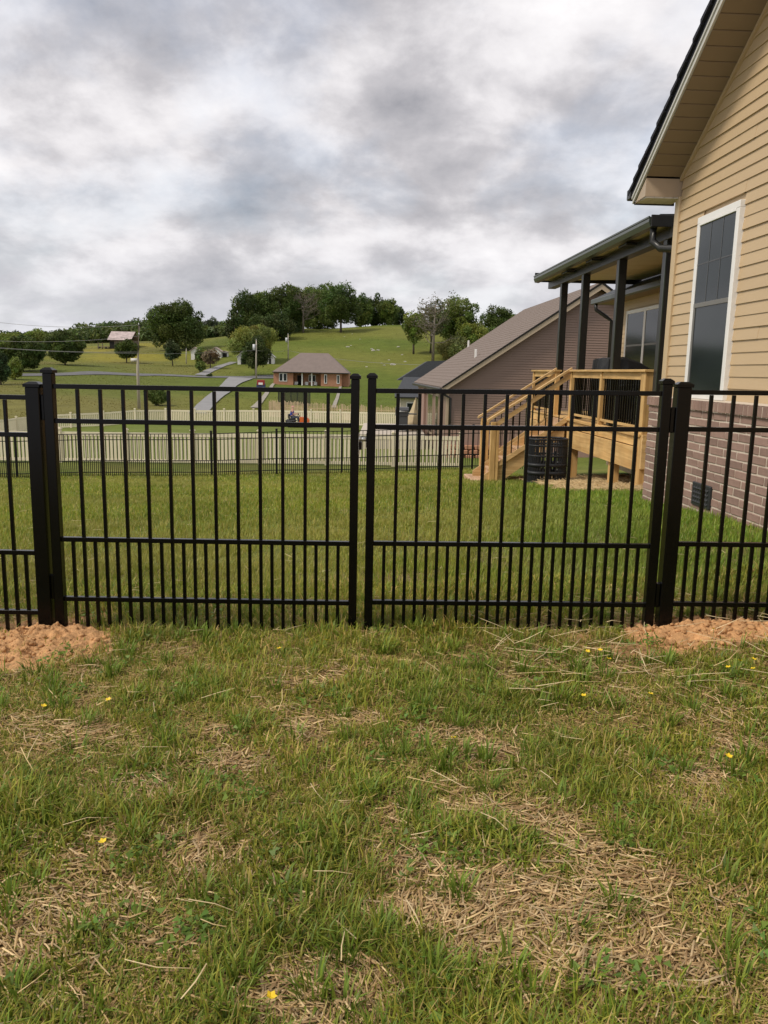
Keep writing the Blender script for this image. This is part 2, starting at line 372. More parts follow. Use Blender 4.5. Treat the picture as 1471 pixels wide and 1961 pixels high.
def joined_boxes(t, name, boxes, mat, parent=None, kind='stuff'):
    V = []; F = []
    for lo, hi in boxes:
        b = len(V); x0, y0, z0 = lo; x1, y1, z1 = hi
        V += [(x0, y0, z0), (x1, y0, z0), (x1, y1, z0), (x0, y1, z0), (x0, y0, z1), (x1, y0, z1), (x1, y1, z1), (x0, y1, z1)]
        F += [[b + i for i in q] for q in ((0, 3, 2, 1), (4, 5, 6, 7), (0, 1, 5, 4), (1, 2, 6, 5), (2, 3, 7, 6), (3, 0, 4, 7))]
    return poly(t, name, V, F, mat, parent, kind=kind)

# ================================================================== SETTING: ground, road, drive
def sstep(a, b, v): t = np.clip((v - a) / (b - a), 0, 1); return t * t * (3 - 2 * t)
def mixc(a, b, t): t = np.asarray(t)[..., None]; return np.asarray(a) * (1 - t) + np.asarray(b) * t
# bare / strawy patches of the near lawn: (x, y, rx, ry, amount)
PATCH = []
for (px, py, rx, ry, am) in [(1000, 1745, 240, 95, 1.0), (1190, 1860, 230, 70, .9), (610, 1890, 150, 75, .95), (255, 1517, 75, 26, 1.0),
                             (430, 1465, 150, 22, .6), (690, 1382, 60, 16, .7), (160, 1640, 140, 34, .6), (950, 1560, 110, 28, .6), (330, 1655, 140, 22, .6),
                             (1130, 1275, 110, 22, .45), (560, 1720, 110, 40, .55), (820, 1650, 160, 40, .6), (1190, 1330, 90, 18, .35), (80, 1830, 120, 40, .35),
                             (980, 1450, 90, 18, .4), (60, 1390, 110, 18, .45), (330, 1800, 60, 30, .4), (1400, 1720, 60, 30, .3), (1250, 1560, 120, 25, .35)]:
    c = hit(px, py); a = hit(px + rx, py); b1 = hit(px, py - ry); b2 = hit(px, py + ry)
    PATCH.append((c[0], c[1], abs(a[0] - c[0]), abs(b1[1] - b2[1]) / 2, am))
def patch_mask(x, y):
    m = np.zeros_like(x); wob = fbm(x, y, 5.5, 21, 4) - .5; w2 = fbm(x, y, 16, 27, 3) - .5
    for (cx_, cy_, rx, ry, am) in PATCH:
        r_ = np.sqrt(((x - cx_) / rx) ** 2 + ((y - cy_) / ry) ** 2) + wob * 1.5 + w2 * .9
        m = np.maximum(m, am * (1 - sstep(.55, 1.25, r_)))
    m = np.maximum(m, .70 * sstep(.50, .68, fbm(x, y, 3.1, 33, 4)) * (1 - sstep(2.6, 3.6, y) * .6))
    return m * (1 - sstep(3.6, 4.4, y) * .8)
DIRT = []   # clay spill round the gate posts: x, y, rx, ry, height
for (px, py, rx, ry, hh) in [(40, 1238, 185, 58, .06), (1310, 1212, 150, 36, .055), (1440, 1206, 90, 24, .04), (170, 1188, 40, 14, .03), (1240, 1247, 110, 14, .0), (1110, 1222, 40, 8, 0)]:
    c = hit(px, py); a = hit(px + rx, py); b1 = hit(px, py - ry); b2 = hit(px, py + ry)
    DIRT.append((c[0], c[1], abs(a[0] - c[0]), abs(b1[1] - b2[1]) / 2, hh))
def dirt_mask(x, y):
    m = np.zeros_like(x); wob = fbm(x, y, 4.5, 51, 4) - .5
    for (cx_, cy_, rx, ry, hh) in DIRT:
        r_ = np.sqrt(((x - cx_) / rx) ** 2 + ((y - cy_) / ry) ** 2) + wob * .9
        m = np.maximum(m, 1 - sstep(.75, 1.12, r_))
    return m
STRAW_BED = [fromh((4.9, 13.0, 0)), 1.9, 3.1]     # mulch below the deck
def bed_mask(x, y):
    hx = _ch * x + _sh * y; hy = -_sh * x + _ch * y
    r_ = np.maximum(np.abs(hx - 4.75) / 1.55, np.abs(hy - 13.1) / 2.9) + (fbm(x, y, 1.5, 61, 3) - .5) * .5
    return 1 - sstep(.9, 1.05, r_)

ys = np.concatenate([np.linspace(-40, .6, 12)[:-1], np.arange(.6, 5.0, .05), np.exp(np.linspace(math.log(5.0), math.log(3000), 330))])
us = np.concatenate([np.linspace(-2.2, -.6, 14)[:-1], np.linspace(-.6, .62, 190), np.linspace(.62, 2.2, 14)[1:]])
YY, UU = np.meshgrid(ys, us, indexing='ij'); XX = UU * (np.maximum(YY, 0) + 2.2)
ZZ = ground(XX, YY)
def lawn_colour(x, y):
    c = mixc((.155, .165, .05), (.205, .165, .075), sstep(.42, .66, fbm(x, y, 1.2, 1, 4)))
    near = 1 - sstep(3.9, 5.5, y)
    soil = mixc((.25, .18, .085), (.36, .235, .12), patch_mask(x, y))
    c = mixc(c, soil, near * .9)
    mid = sstep(4.5, 7, y) * (1 - sstep(24, 30, y))
    st = np.sin((x * .55 + y * .12) * 3.2) * .5 + .5
    lawn = mixc((.125, .165, .032), (.20, .195, .055), sstep(.35, .7, fbm(x, y, .8, 5, 4)) * .75 + .2 * st)
    c = mixc(c, lawn, mid)
    far_lawn = mixc((.12, .165, .032), (.16, .18, .045), fbm(x, y, .25, 7, 4))
    c = mixc(c, far_lawn, sstep(24, 30, y))
    u = x / np.maximum(y, 3)
    past = mixc((.105, .14, .024), (.155, .165, .036), sstep(.35, .68, fbm(x, y, .03, 9, 5)))
    olive = mixc((.12, .14, .032), (.17, .155, .05), sstep(.35, .7, fbm(x, y, .05, 13, 4)))
    past = mixc(past, olive, (1 - sstep(-.33, -.16, u)) * .85)
    # buttercup-yellow band of the left pasture
    yel = (1 - sstep(-.40, -.25, u)) * 0 + np.exp(-((u + .33) / .09) ** 2) * sstep(185, 215, y) * (1 - sstep(270, 300, y)) * sstep(.45, .6, fbm(x, y, .06, 15, 4))
    past = mixc(past, (.30, .26, .035), yel * .6)
    c = mixc(c, past, sstep(66, 78, y))
    c = mixc(c, (.42, .31, .17), bed_mask(x, y) * .9)
    c = mixc(c, (.47, .27, .14), dirt_mask(x, y) * .95)
    return c
gcol = lawn_colour(XX, YY)
nr, nc = XX.shape; idx = np.arange(nr * nc).reshape(nr, nc)
gf = np.stack([idx[:-1, :-1], idx[:-1, 1:], idx[1:, 1:], idx[1:, :-1]], -1).reshape(-1, 4)
gob = link('ground', np_mesh('ground', np.stack([XX, YY, ZZ], -1).reshape(-1, 3), [gf], 'ground_mat', gcol.reshape(-1, 3), smooth=True))
tag(gob, kind='structure')

def ribbon(name, pts, widths, mat, lift):
    P = np.array(pts, float)
    k = np.linspace(0, len(P) - 1, 60); X = np.interp(k, range(len(P)), P[:, 0]); Y = np.interp(k, range(len(P)), P[:, 1]); Wd = np.interp(k, range(len(P)), widths)
    dx = np.gradient(X); dy = np.gradient(Y); L = np.hypot(dx, dy); nx, ny = -dy / L, dx / L
    V = []; M = 7
    for j in range(M):
        s = (j / (M - 1) - .5) * Wd; xx = X + nx * s; yy = Y + ny * s; V.append(np.stack([xx, yy, ground(xx, yy) + lift], -1))
    V = np.stack(V, 1); n = len(X); ix = np.arange(n * M).reshape(n, M)
    f_ = np.stack([ix[:-1, :-1], ix[1:, :-1], ix[1:, 1:], ix[:-1, 1:]], -1).reshape(-1, 4)
    o = link(name, np_mesh(name, V.reshape(-1, 3), [f_], mat, smooth=True)); tag(o, kind='structure'); return o
road_pts = [hit(px, py)[:2] for px, py in ((-250, 735), (-60, 722), (150, 716), (290, 718), (380, 722), (450, 723), (520, 722), (640, 724))]
ribbon('road', road_pts, [5] * 8, 'asphalt', .10)
drv = [hit(px, py)[:2] for px, py in ((462, 724.5), (440, 738), (415, 758), (392, 778), (376, 793))]
ribbon('driveway', drv, [5.0, 2.9, 2.4, 2.2, 2.1], 'gravel_drive', .16)
ribbon('stone_swale', [hit(px, py)[:2] for px, py in ((525, 735), (512, 752), (497, 772), (487, 782))], [.6, .7, .9, 1.1], 'swale_stone', .12)
ribbon('stone_swale', [hit(px, py)[:2] for px, py in ((655, 735), (649, 752), (643, 770), (639, 782))], [.5, .5, .6, .6], 'swale_stone', .12)
ribbon('farm_track', [hit(px, py)[:2] for px, py in ((383, 719), (402, 710), (425, 701), (448, 694))], [2.2] * 4, 'gravel_drive', .12)

# ================================================================== MAIN HOUSE (house frame)
HX = 3.30; YC = 8.40                      # gable wall plane and its far corner
SL = .655; ZE = 3.28; YE = 8.33           # soffit slope
def zsof(y): return ZE + SL * (YE - y)
YR = 1.9                                  # ridge
house = Thing('cream_sided_house', 'cream vinyl sided house with brick foundation and steep dark gable roof beside the gate', 'house', (HX, 6.0, 0), 'H')
Y0 = YR - (YC - YR)                       # near end of gable wall (behind camera)
prism(house, 'wall', [(HX + .02, YC, -.3), (HX + .02, YC, 3.2), (HX + .02, YR, zsof(YR)), (HX + .02, Y0, 3.2), (HX + .02, Y0, -.3)], (9, 0, 0), 'siding_cream')
WY0, WY1, WZ0, WZ1 = 6.93, 7.77, 1.105, 2.79   # window outer frame
def siding(t, x, rows, expo, mat, yspan, name='siding_board', hole=None):
    for i in range(rows[0], rows[1]):
        z0 = BASEZ + i * expo; z1 = z0 + expo
        for (a, b) in yspan(z0, z1):
            (a0, a1), (b0, b1) = a, b            # y start at bottom/top, y end at bottom/top
            if b0 - a0 < .015: continue
            th0, th1 = .016 + random.uniform(-.002, .003), .004
            # profile: butt edge, shallow dutch-lap shoulder
            if b0 - a0 > 1.6 and random.random() < .45:      # butt joint between two lengths
                yj = random.uniform(a0 + .4, min(b0, b1) - .4)
                if yj > max(a0, a1) + .1:
                    V = [(x, yj, z0), (x - th0 - .0022, yj, z0), (x - th1 - .0022, yj, z1 + .006), (x, yj, z1 + .006), (x, b0, z0), (x - th0 - .0022, b0, z0), (x - th1 - .0022, b1, z1 + .006), (x, b1, z1 + .006)]
                    poly(t, name, V, [[0, 1, 2, 3], [7, 6, 5, 4], [1, 5, 6, 2], [0, 4, 5, 1], [3, 2, 6, 7]], mat); b0 = b1 = yj + .03
            V = [(x, a0, z0), (x - th0, a0, z0), (x - th1, a1, z1 + .006), (x, a1, z1 + .006), (x, b0, z0), (x - th0, b0, z0), (x - th1, b1, z1 + .006), (x, b1, z1 + .006)]
            poly(t, name, V, [[0, 1, 2, 3], [7, 6, 5, 4], [1, 5, 6, 2], [0, 4, 5, 1], [3, 2, 6, 7]], mat)
BASEZ = 1.110 + .0
def yspan_main(z0, z1):
    def top(z): return min(YC - .075, YE + (ZE - z) / SL - .02)
    ylo = 4.3
    t0, t1 = top(z0), top(z1)
    if t0 < ylo + .05: return []
    full_hi = (t0, max(t1, ylo))
    if z1 < WZ0 + .02 or z0 > WZ1 - .01: return [((ylo, ylo), full_hi)]
    return [((ylo, ylo), (WY0 + .01, WY0 + .01)), ((WY1 - .01, WY1 - .01), full_hi)]
siding(house, HX + .012, (0, 47), .1025, 'siding_cream', yspan_main)
box(house, 'corner_trim', (HX - .022, YC - .085, 1.10), (HX + .04, YC + .02, 3.10), 'trim_cream', .004)
box(house, 'siding_channel', (HX - .012, 4.3, 1.098), (HX + .02, YC - .09, 1.114), 'trim_cream')
# rake channel along the gable
for (ya, yb) in ((4.3, 8.33),):
    prism(house, 'rake_channel', [(HX - .028, yb, zsof(yb)), (HX - .028, ya, zsof(ya)), (HX - .028, ya, zsof(ya) - .035), (HX - .028, yb, zsof(yb) - .035)], (.04, 0, 0), 'trim_cream')
# window
win = box(house, 'window', (HX - .03, WY0 + .03, WZ0 + .03), (HX + .01, WY1 - .03, WZ1 - .03), 'dark_inside')
fw = .062
box(house, 'frame', (HX - .045, WY0, WZ1 - fw), (HX + .012, WY1, WZ1), 'white_vinyl', .004, win)
box(house, 'frame', (HX - .045, WY0, WZ0), (HX + .012, WY1, WZ0 + fw), 'white_vinyl', .004, win)
box(house, 'frame', (HX - .045, WY0, WZ0 + fw), (HX + .012, WY0 + fw, WZ1 - fw), 'white_vinyl', .004, win)
box(house, 'frame', (HX - .045, WY1 - fw, WZ0 + fw), (HX + .012, WY1, WZ1 - fw), 'white_vinyl', .004, win)
box(house, 'frame_lip', (HX - .052, WY0 + fw, WZ1 - fw - .022), (HX - .024, WY1 - fw, WZ1 - fw), 'white_vinyl', .003, win)
ZMR = 1.975
box(house, 'pane', (HX - .036, WY0 + fw, ZMR), (HX - .030, WY1 - fw, WZ1 - fw - .02), 'window_glass', 0, win)
box(house, 'pane', (HX - .034, WY0 + fw, WZ0 + fw), (HX - .0305, WY1 - fw, ZMR), 'window_glass', 0, win)
box(house, 'meeting_rail', (HX - .043, WY0 + fw, ZMR - .022), (HX - .028, WY1 - fw, ZMR + .02), 'sash_grey', .002, win)
for k in (1, 2):
    yk = WY0 + fw + (WY1 - WY0 - 2 * fw) * k / 3
    box(house, 'muntin', (HX - .0385, yk - .006, ZMR + .02), (HX - .0362, yk + .006, WZ1 - fw - .022), 'grill_grey', 0, win)
zk = (ZMR + WZ1 - fw) / 2
box(house, 'muntin', (HX - .0385, WY0 + fw, zk - .006), (HX - .0363, WY1 - fw, zk + .006), 'grill_grey', 0, win)
box(house, 'sash_frame', (HX - .042, WY1 - fw - .035, WZ0 + fw), (HX - .03, WY1 - fw, ZMR - .022), 'sash_grey', .002, win)
# soffit panels under the rake: separate boards
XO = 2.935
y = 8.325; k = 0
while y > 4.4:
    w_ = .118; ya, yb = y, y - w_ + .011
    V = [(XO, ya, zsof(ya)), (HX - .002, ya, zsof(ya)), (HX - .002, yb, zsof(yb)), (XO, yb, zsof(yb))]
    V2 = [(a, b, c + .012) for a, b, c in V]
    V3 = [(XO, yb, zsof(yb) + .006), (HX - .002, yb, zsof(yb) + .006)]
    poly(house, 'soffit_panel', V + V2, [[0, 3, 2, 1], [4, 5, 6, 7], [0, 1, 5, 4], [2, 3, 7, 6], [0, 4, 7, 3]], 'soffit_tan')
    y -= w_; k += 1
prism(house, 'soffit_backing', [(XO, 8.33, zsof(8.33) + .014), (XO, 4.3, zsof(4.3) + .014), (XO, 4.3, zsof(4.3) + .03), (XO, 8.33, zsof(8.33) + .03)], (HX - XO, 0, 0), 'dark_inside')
# fascia, drip edge, shingle edge
YEV = 8.66
prism(house, 'rake_fascia', [(XO - .02, YEV, 3.082), (XO - .02, 4.3, zsof(4.3) - .01), (XO - .02, 4.3, zsof(4.3) + .075), (XO - .02, YEV, zsof(YEV) + .075)], (.022, 0, 0), 'fascia_grey')
prism(house, 'drip_edge', [(XO - .032, YEV, zsof(YEV) + .060), (XO - .032, 4.3, zsof(4.3) + .060), (XO - .032, 4.3, zsof(4.3) + .088), (XO - .032, YEV, zsof(YEV) + .088)], (.03, 0, 0), 'fascia_grey')
roof = prism(house, 'roof', [(XO - .03, YEV + .05, zsof(YEV + .05) + .09), (XO - .03, YR, zsof(YR) + .09), (XO - .03, Y0 - .3, zsof(YEV + .05) + .09), (XO - .03, Y0 - .3, zsof(YEV + .05) + .16), (XO - .03, YR, zsof(YR) + .17), (XO - .03, YEV + .05, zsof(YEV + .05) + .16)], (9.6, 0, 0), 'shingle_dark')
y = YEV + .06; k = 0
while y > 4.4:     # shingle courses stepping up the rake
    yb = y - .143; o_ = .004 * ((k * 7) % 3)
    prism(house, 'shingle_course', [(XO - .055 - o_, y, zsof(y) + .150), (XO - .055 - o_, yb - .02, zsof(yb) + .150), (XO - .055 - o_, yb - .02, zsof(yb) + .182), (XO - .055 - o_, y, zsof(y) + .196)], (3.0, 0, 0), 'shingle_dark', roof)
    y = yb; k += 1
# boxed eave return
prism(house, 'eave_return', [(XO, 8.345, 3.095), (XO, 8.345, zsof(8.345)), (XO, YEV - .02, zsof(YEV - .02)), (XO, YEV - .02, 3.095)], (HX - XO + .03, 0, 0), 'trim_tan')
for i in range(4):
    xa = XO + .01 + i * .095
    box(house, 'eave_soffit_panel', (xa, 8.35, 3.082), (xa + .090, YEV - .03, 3.094), 'soffit_white')
box(house, 'eave_trim', (XO - .005, YEV - .03, 3.07), (HX + .05, YEV - .012, 3.10), 'bronze_metal')
box(house, 'eave_gutter', (XO - .05, YEV + .0, 3.13), (XO + 1.2, YEV + .11, 3.24), 'bronze_metal', .01)
# brick foundation: every brick its own part
BX = HX - .09; YB = 8.53
box(house, 'mortar_bed', (BX + .006, 3.9, -.4), (HX + .2, YB - .006, 1.0), 'mortar')
bl, bh, jt = .228, .0625, .0135; nb = 0
def brick_mesh(d, seed):
    rn = random.Random(seed); bm = bmesh.new(); bmesh.ops.create_cube(bm, size=1); bmesh.ops.scale(bm, vec=d, verts=bm.verts)
    bmesh.ops.bevel(bm, geom=bm.edges[:], offset=.004, segments=1, affect='EDGES')
    for v in bm.verts: v.co += Vector((rn.uniform(-1, 1), rn.uniform(-1, 1), rn.uniform(-1, 1))) * .0022
    me = bpy.data.meshes.new('brick'); bm.to_mesh(me); bm.free(); me.materials.append(MATS['brick_red']); return me
BM = {}
def brick(y0, y1, z0, z1, proud=0., tilt=0.):
    global nb
    d = (.09, round(y1 - y0, 3), round(z1 - z0, 3)); k = (d, nb % 3)
    if k not in BM: BM[k] = brick_mesh(d, nb)
    o = link('brick', BM[k], house.e); o.location = (BX + .045 - proud - HX + random.uniform(-.0025, .0025), (y0 + y1) / 2 - 6.0, (z0 + z1) / 2); nb += 1
    o.rotation_euler = (random.uniform(-.008, .008), tilt, random.uniform(-.008, .008))
course = bh + jt
stuff = []
for c in range(-3, 13):
    z1 = .998 - (12 - c) * course - .0; z0 = z1 - bh
    off = 0 if c % 2 else .5 * (bl + jt)
    y = YB - off * 1.0
    if off > 0: 
        brick(YB - off + jt, YB, z0, z1)
    while y > 5.0:
        y0 = y - bl
        brick(y0, y, z0, z1); y = y0 - jt
    while y > 3.9: stuff.append(((BX + .0, y - bl, z0), (BX + .09, y, z1))); y -= bl + jt
joined_boxes(house, 'brick_rows', stuff, 'brick_red')
y = YB + .012; 
while y > 5.0:
    brick(y - .066, y, 1.003, 1.092, proud=.022, tilt=.0); y -= .0765
box(house, 'sill_mortar', (BX - .016, 3.9, 1.0), (HX + .01, YB + .008, 1.086), 'mortar')
prism(house, 'sill_slope', [(BX - .02, 3.9, 1.0935), (HX - .015, 3.9, 1.0935), (HX - .015, 3.9, 1.106)], (0, YB - 3.9, 0), 'mortar')
# crawl-space vent
vent = box(house, 'foundation_vent', (BX - .018, 6.86, .135), (BX + .01, 7.24, .348), 'vent_black', .006)
for i in range(4):
    z = .165 + i * .042
    box(house, 'louver', (BX - .026, 6.895, z), (BX - .014, 7.205, z + .022), 'vent_black', .003, vent, rot=(0, .5, 0))
for i in range(7): box(house, 'mesh_bar', (BX - .028, 6.91 + i * .047, .16), (BX - .0235, 6.917 + i * .047, .325), 'grill_grey', 0, vent)
# recessed rear wall with the double window
W2 = 6.10
box(house, 'rear_wall', (W2 + .02, 8.4, -.8), (W2 + 4, 18.75, 2.98), 'siding_cream')
BASEZ = .50
def yspan_w2(z0, z1):
    if z1 < 1.10 or z0 > 2.72: return [((9.0, 9.0), (18.65, 18.65))]
    return [((9.0, 9.0), (15.55, 15.55)), ((17.85, 17.85), (18.65, 18.65))]
siding(house, W2 + .012, (0, 24), .1025, 'siding_cream', yspan_w2)
box(house, 'corner_trim', (W2 - .02, 18.66, .3), (W2 + .05, 18.76, 2.96), 'trim_cream')
w2 = box(house, 'double_window', (W2 - .03, 15.58, 1.11), (W2 + .01, 17.82, 2.69), 'dark_inside')
for (ya, yb) in ((15.55, 15.63), (16.12 + .53, 16.12 + .64), (17.77, 17.85)):
    box(house, 'frame', (W2 - .05, ya, 1.08), (W2 + .012, yb, 2.72), 'white_vinyl', .004, w2)
for (za, zb) in ((2.645, 2.72), (1.08, 1.15)):
    box(house, 'frame', (W2 - .048, 15.63, za), (W2 + .012, 17.77, zb), 'white_vinyl', .004, w2)
for (ya, yb) in ((15.63, 16.65), (16.76, 17.77)):
    box(house, 'pane', (W2 - .04, ya, 1.15), (W2 - .033, yb, 2.645), 'window_glass', 0, w2)
    box(house, 'meeting_rail', (W2 - .046, ya, 1.94), (W2 - .03, yb, 1.98), 'sash_grey', 0, w2)
box(house, 'power_box', (W2 - .10, 17.95, 1.36), (W2 - .01, 18.25, 1.60), 'fascia_grey', .01)
rr = prism(house, 'rear_roof', [(W2 - .38, 8.8, 3.02), (W2 - .38, 8.8, 3.10), (W2 + 3.4, 8.8, 4.9), (W2 + 3.4, 8.8, 4.8)], (0, 10.35, 0), 'roof_slate')
box(house, 'rear_gutter', (W2 - .47, 8.9, 2.95), (W2 - .36, 19.2, 3.07), 'bronze_green', .015)
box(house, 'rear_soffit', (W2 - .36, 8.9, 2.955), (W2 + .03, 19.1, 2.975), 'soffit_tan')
tube(house, 'rear_downspout', [(W2 - .42, 18.95, 2.95), (W2 - .40, 18.95, 2.82), (W2 - .18, 18.85, 2.66), (W2 - .06, 18.8, 2.56), (W2 - .06, 18.8, -.5)], .045, 'bronze_metal', 8)

# ================================================================== PATIO COVER
PX = 4.16
cover = Thing('patio_cover', 'bronze metal patio cover on four dark posts over the wooden deck', 'patio cover', (PX, 13, .5), 'H')
for yk in (10.92, 12.83, 14.79, 16.30):
    p_ = box(cover, 'post', (PX, yk - .065, .50), (PX + .13, yk + .065, 3.12), 'bronze_metal', .008)
    box(cover, 'post_edge', (PX - .004, yk - .069, .52), (PX + .012, yk - .055, 3.1), 'bronze_green', 0, p_)
box(cover, 'beam', (PX - .01, 10.45, 3.10), (PX + .15, 17.35, 3.24), 'bronze_metal', .006)
GX = 3.86
V = []
prof = [(GX, 3.36), (GX - .005, 3.30), (GX + .02, 3.235), (GX + .10, 3.225), (GX + .14, 3.26), (GX + .14, 3.37)]
ga, gb = 10.75, 17.45
prism(cover, 'gutter', [(a, ga, b) for a, b in prof], (0, gb - ga, 0), 'bronze_green')
box(cover, 'gutter_lip', (GX - .012, ga, 3.345), (GX + .012, gb, 3.372), 'bronze_green', .004)
prism(cover, 'roof_panel', [(GX + .14, ga, 3.30), (GX + .14, ga, 3.40), (W2 + .1, ga, 3.47), (W2 + .1, ga, 3.37)], (0, gb - ga, 0), 'bronze_metal')
yk = ga + .02
while yk < gb - .1:
    prism(cover, 'ceiling_panel', [(GX + .16, yk, 3.272), (GX + .16, yk, 3.297), (W2 + .08, yk, 3.365), (W2 + .08, yk, 3.34)], (0, .585, 0), 'panel_tan'); yk += .60
box(cover, 'end_fascia', (GX + .02, ga - .03, 3.235), (W2 + .1, ga - .002, 3.385), 'bronze_metal', .004)
box(cover, 'far_fascia', (GX + .02, gb, 3.25), (W2 + .1, gb + .03, 3.44), 'bronze_metal', .004)
box(cover, 'riser', (GX + .55, ga + .3, 3.42), (W2, ga + .9, 3.47), 'shingle_dark', .01)
for yk in (12.0, 13.7, 15.3): box(cover, 'bracket', (GX + .13, yk, 3.20), (PX, yk + .35, 3.235), 'bronze_metal', .004)
tube(cover, 'downspout', [(GX + .09, 10.82, 3.25), (GX + .09, 10.82, 3.06), (GX + .16, 10.70, 2.96), (4.30, 10.1, 2.86), (4.7, 9.3, 2.7)], .05, 'bronze_metal', 10)

# ================================================================== DECK WITH STAIRS
DX = 4.10; DZ = .50; RZ = 1.40
deck = Thing('wooden_deck', 'new yellow pine deck with black balusters and a flight of steps', 'deck', (DX, 13, -.5), 'H')
DY0, DY1 = 11.09, 18.15
for i in range(14):     # floor boards running along the house
    xa = DX - .02 + i * .143
    box(deck, 'floor_board', (xa, DY0, DZ - .028), (xa + .137, DY1, DZ), 'deck_wood', .003)
box(deck, 'rim_board', (DX + .005, DY0, .31), (DX + .043, DY1, DZ - .03), 'deck_wood', .003)
box(deck, 'ledge_board', (DX - .035, DY0 + .02, .455), (DX + .003, 15.0, .498), 'deck_wood', .003)
box(deck, 'fascia_board', (DX - .04, 11.2, -.03), (DX - .002, 14.85, .302), 'deck_wood', .004)
box(deck, 'fascia_board', (DX - .04, 16.25, -.03), (DX - .002, DY1, .302), 'deck_wood', .004)
box(deck, 'end_board', (DX, DY0 - .04, .0), (W2 - .05, DY0 - .002, .49), 'deck_wood_cross', .004)
for i in range(9): box(deck, 'joist', (DX + .05, 11.4 + i * .8, .08), (W2 - .04, 11.44 + i * .8, .465), 'deck_wood_cross')
def dpost(x0, y0, w, d, z0, z1): return box(deck, 'post', (x0, y0, z0), (x0 + w, y0 + d, z1), 'deck_wood_up', .005)
dpost(DX - .005, 11.085, .17, .19, -.5, RZ - .036)
dpost(DX + .0, 13.10, .09, .09, .31, RZ - .036); dpost(DX, 14.93, .09, .09, -.02, RZ - .036); dpost(DX, 16.08, .09, .09, -.02, RZ - .036); dpost(DX, 18.06, .09, .09, -.9, RZ - .036)
dpost(DX + .02, 12.38, .14, .14, gz(*fromh((4.2, 12.4, 0))[:2]) - .15, -.032); dpost(DX + .02, 14.72, .14, .14, -.85, -.032); dpost(5.9, 12.4, .14, .14, -.8, .07); dpost(5.9, 15, .14, .14, -1, .07)
dpost(DX + .02, 11.24, .04, .09, -.6, .0)
for (ya, yb) in ((11.06, 14.98), (16.06, 18.16)):
    box(deck, 'cap_rail', (DX - .035, ya, RZ - .036), (DX + .12, yb, RZ), 'deck_wood', .004)
    box(deck, 'top_rail', (DX + .02, ya + .1, RZ - .145), (DX + .058, yb - .08, RZ - .038), 'deck_wood', .003)
    box(deck, 'bottom_rail', (DX + .02, ya + .1, DZ + .06), (DX + .058, yb - .08, DZ + .10), 'deck_wood', .003)
    n_ = int((yb - ya - .2) / .105)
    for i in range(n_):
        yy = ya + .16 + i * .105
        if abs(yy - 13.145) < .06: continue
        box(deck, 'baluster', (DX + .03, yy - .009, DZ + .06), (DX + .048, yy + .009, RZ - .10), 'black_metal')
box(deck, 'cap_rail', (DX + .12, 18.04, RZ - .036), (W2 - .05, 18.16, RZ), 'deck_wood_cross', .004)
box(deck, 'top_rail', (DX + .09, 18.08, RZ - .145), (W2 - .05, 18.12, RZ - .038), 'deck_wood_cross', .003)
for i in range(17): box(deck, 'baluster', (4.25 + i * .105, 18.09, DZ + .05), (4.268 + i * .105, 18.108, RZ - .10), 'black_metal')
box(deck, 'cap_rail', (DX + .165, 11.08, RZ - .036), (W2 - .05, 11.2, RZ), 'deck_wood_cross', .004)
for i in range(16): box(deck, 'baluster', (4.33 + i * .105, 11.13, DZ + .05), (4.348 + i * .105, 11.148, RZ - .06), 'black_metal')
# steps
ZB = -.76; n_st = 6; rise = (DZ - ZB) / n_st; run = .262
SY0, SY1 = 15.02, 16.08
for k in range(1, n_st):
    zt = DZ - k * rise; xt = DX - .04 - k * run
    box(deck, 'tread', (xt - .02, SY0 + .045, zt - .038), (xt + run + .01, SY1 - .045, zt), 'tread_wood', .004)
for k in range(0, n_st):
    zt = DZ - k * rise; xt = DX - .042 - k * run
    box(deck, 'riser', (xt - .0, SY0 + .045, zt - rise + .002), (xt + .018, SY1 - .045, zt - .04), 'tread_wood', .003)
xb = DX - .04 - n_st * run
for yk in (SY0, SY1 - .04):
    P = [(DX - .045, yk, DZ - .03), (DX - .045, yk, DZ - .36), (xb + .30, yk, ZB - .05), (xb + .0, yk, ZB - .05), (xb + .0, yk, ZB + .10)]
    prism(deck, 'stringer', P, (0, .04, 0), 'deck_wood_cross')
def sl(a, b, t): return tuple(np.array(a) * (1 - t) + np.array(b) * t)
for yk in (14.95, 16.10):
    box(deck, 'newel_post', (2.635, yk - .005, ZB - .3), (2.735, yk + .095, .40), 'deck_wood_up', .005)
    box(deck, 'newel_post', (2.735, yk + .005, ZB - .3), (2.80, yk + .085, .34), 'deck_wood_up', .005)
    a = np.array((2.57, yk, .40)); b = np.array((DX + .02, yk, RZ + .0)); up = np.array((0, 0, .042))
    prism(deck, 'hand_rail', [a, b, b + up, a + up], (0, .10, 0), 'deck_wood_cross')
    a2 = a + np.array((.1, .03, -.05)); b2 = b + np.array((-.0, .03, -.05 + .0)); dn = np.array((0, 0, -.10))
    prism(deck, 'rail_board', [a2 + dn, b2 + dn, b2, a2], (0, .036, 0), 'deck_wood_cross')
    off = np.array((0, 0, -.80)); a3 = a2 + off; b3 = b2 + off
    prism(deck, 'lower_rail', [a3 + dn, b3 + dn, b3, a3], (0, .036, 0), 'deck_wood_cross')
    for i in range(10):
        t_ = (i + 1) / 11.5; q = sl(a2, b2, t_)
        box(deck, 'baluster', (q[0] - .009, q[1] + .009, q[2] - .82), (q[0] + .009, q[1] + .027, q[2] - .05), 'black_metal')
pad = box(deck, 'landing_slab', (2.35, 14.8, ZB - .22), (3.0, 16.35, ZB - .005), 'tread_wood', .01)

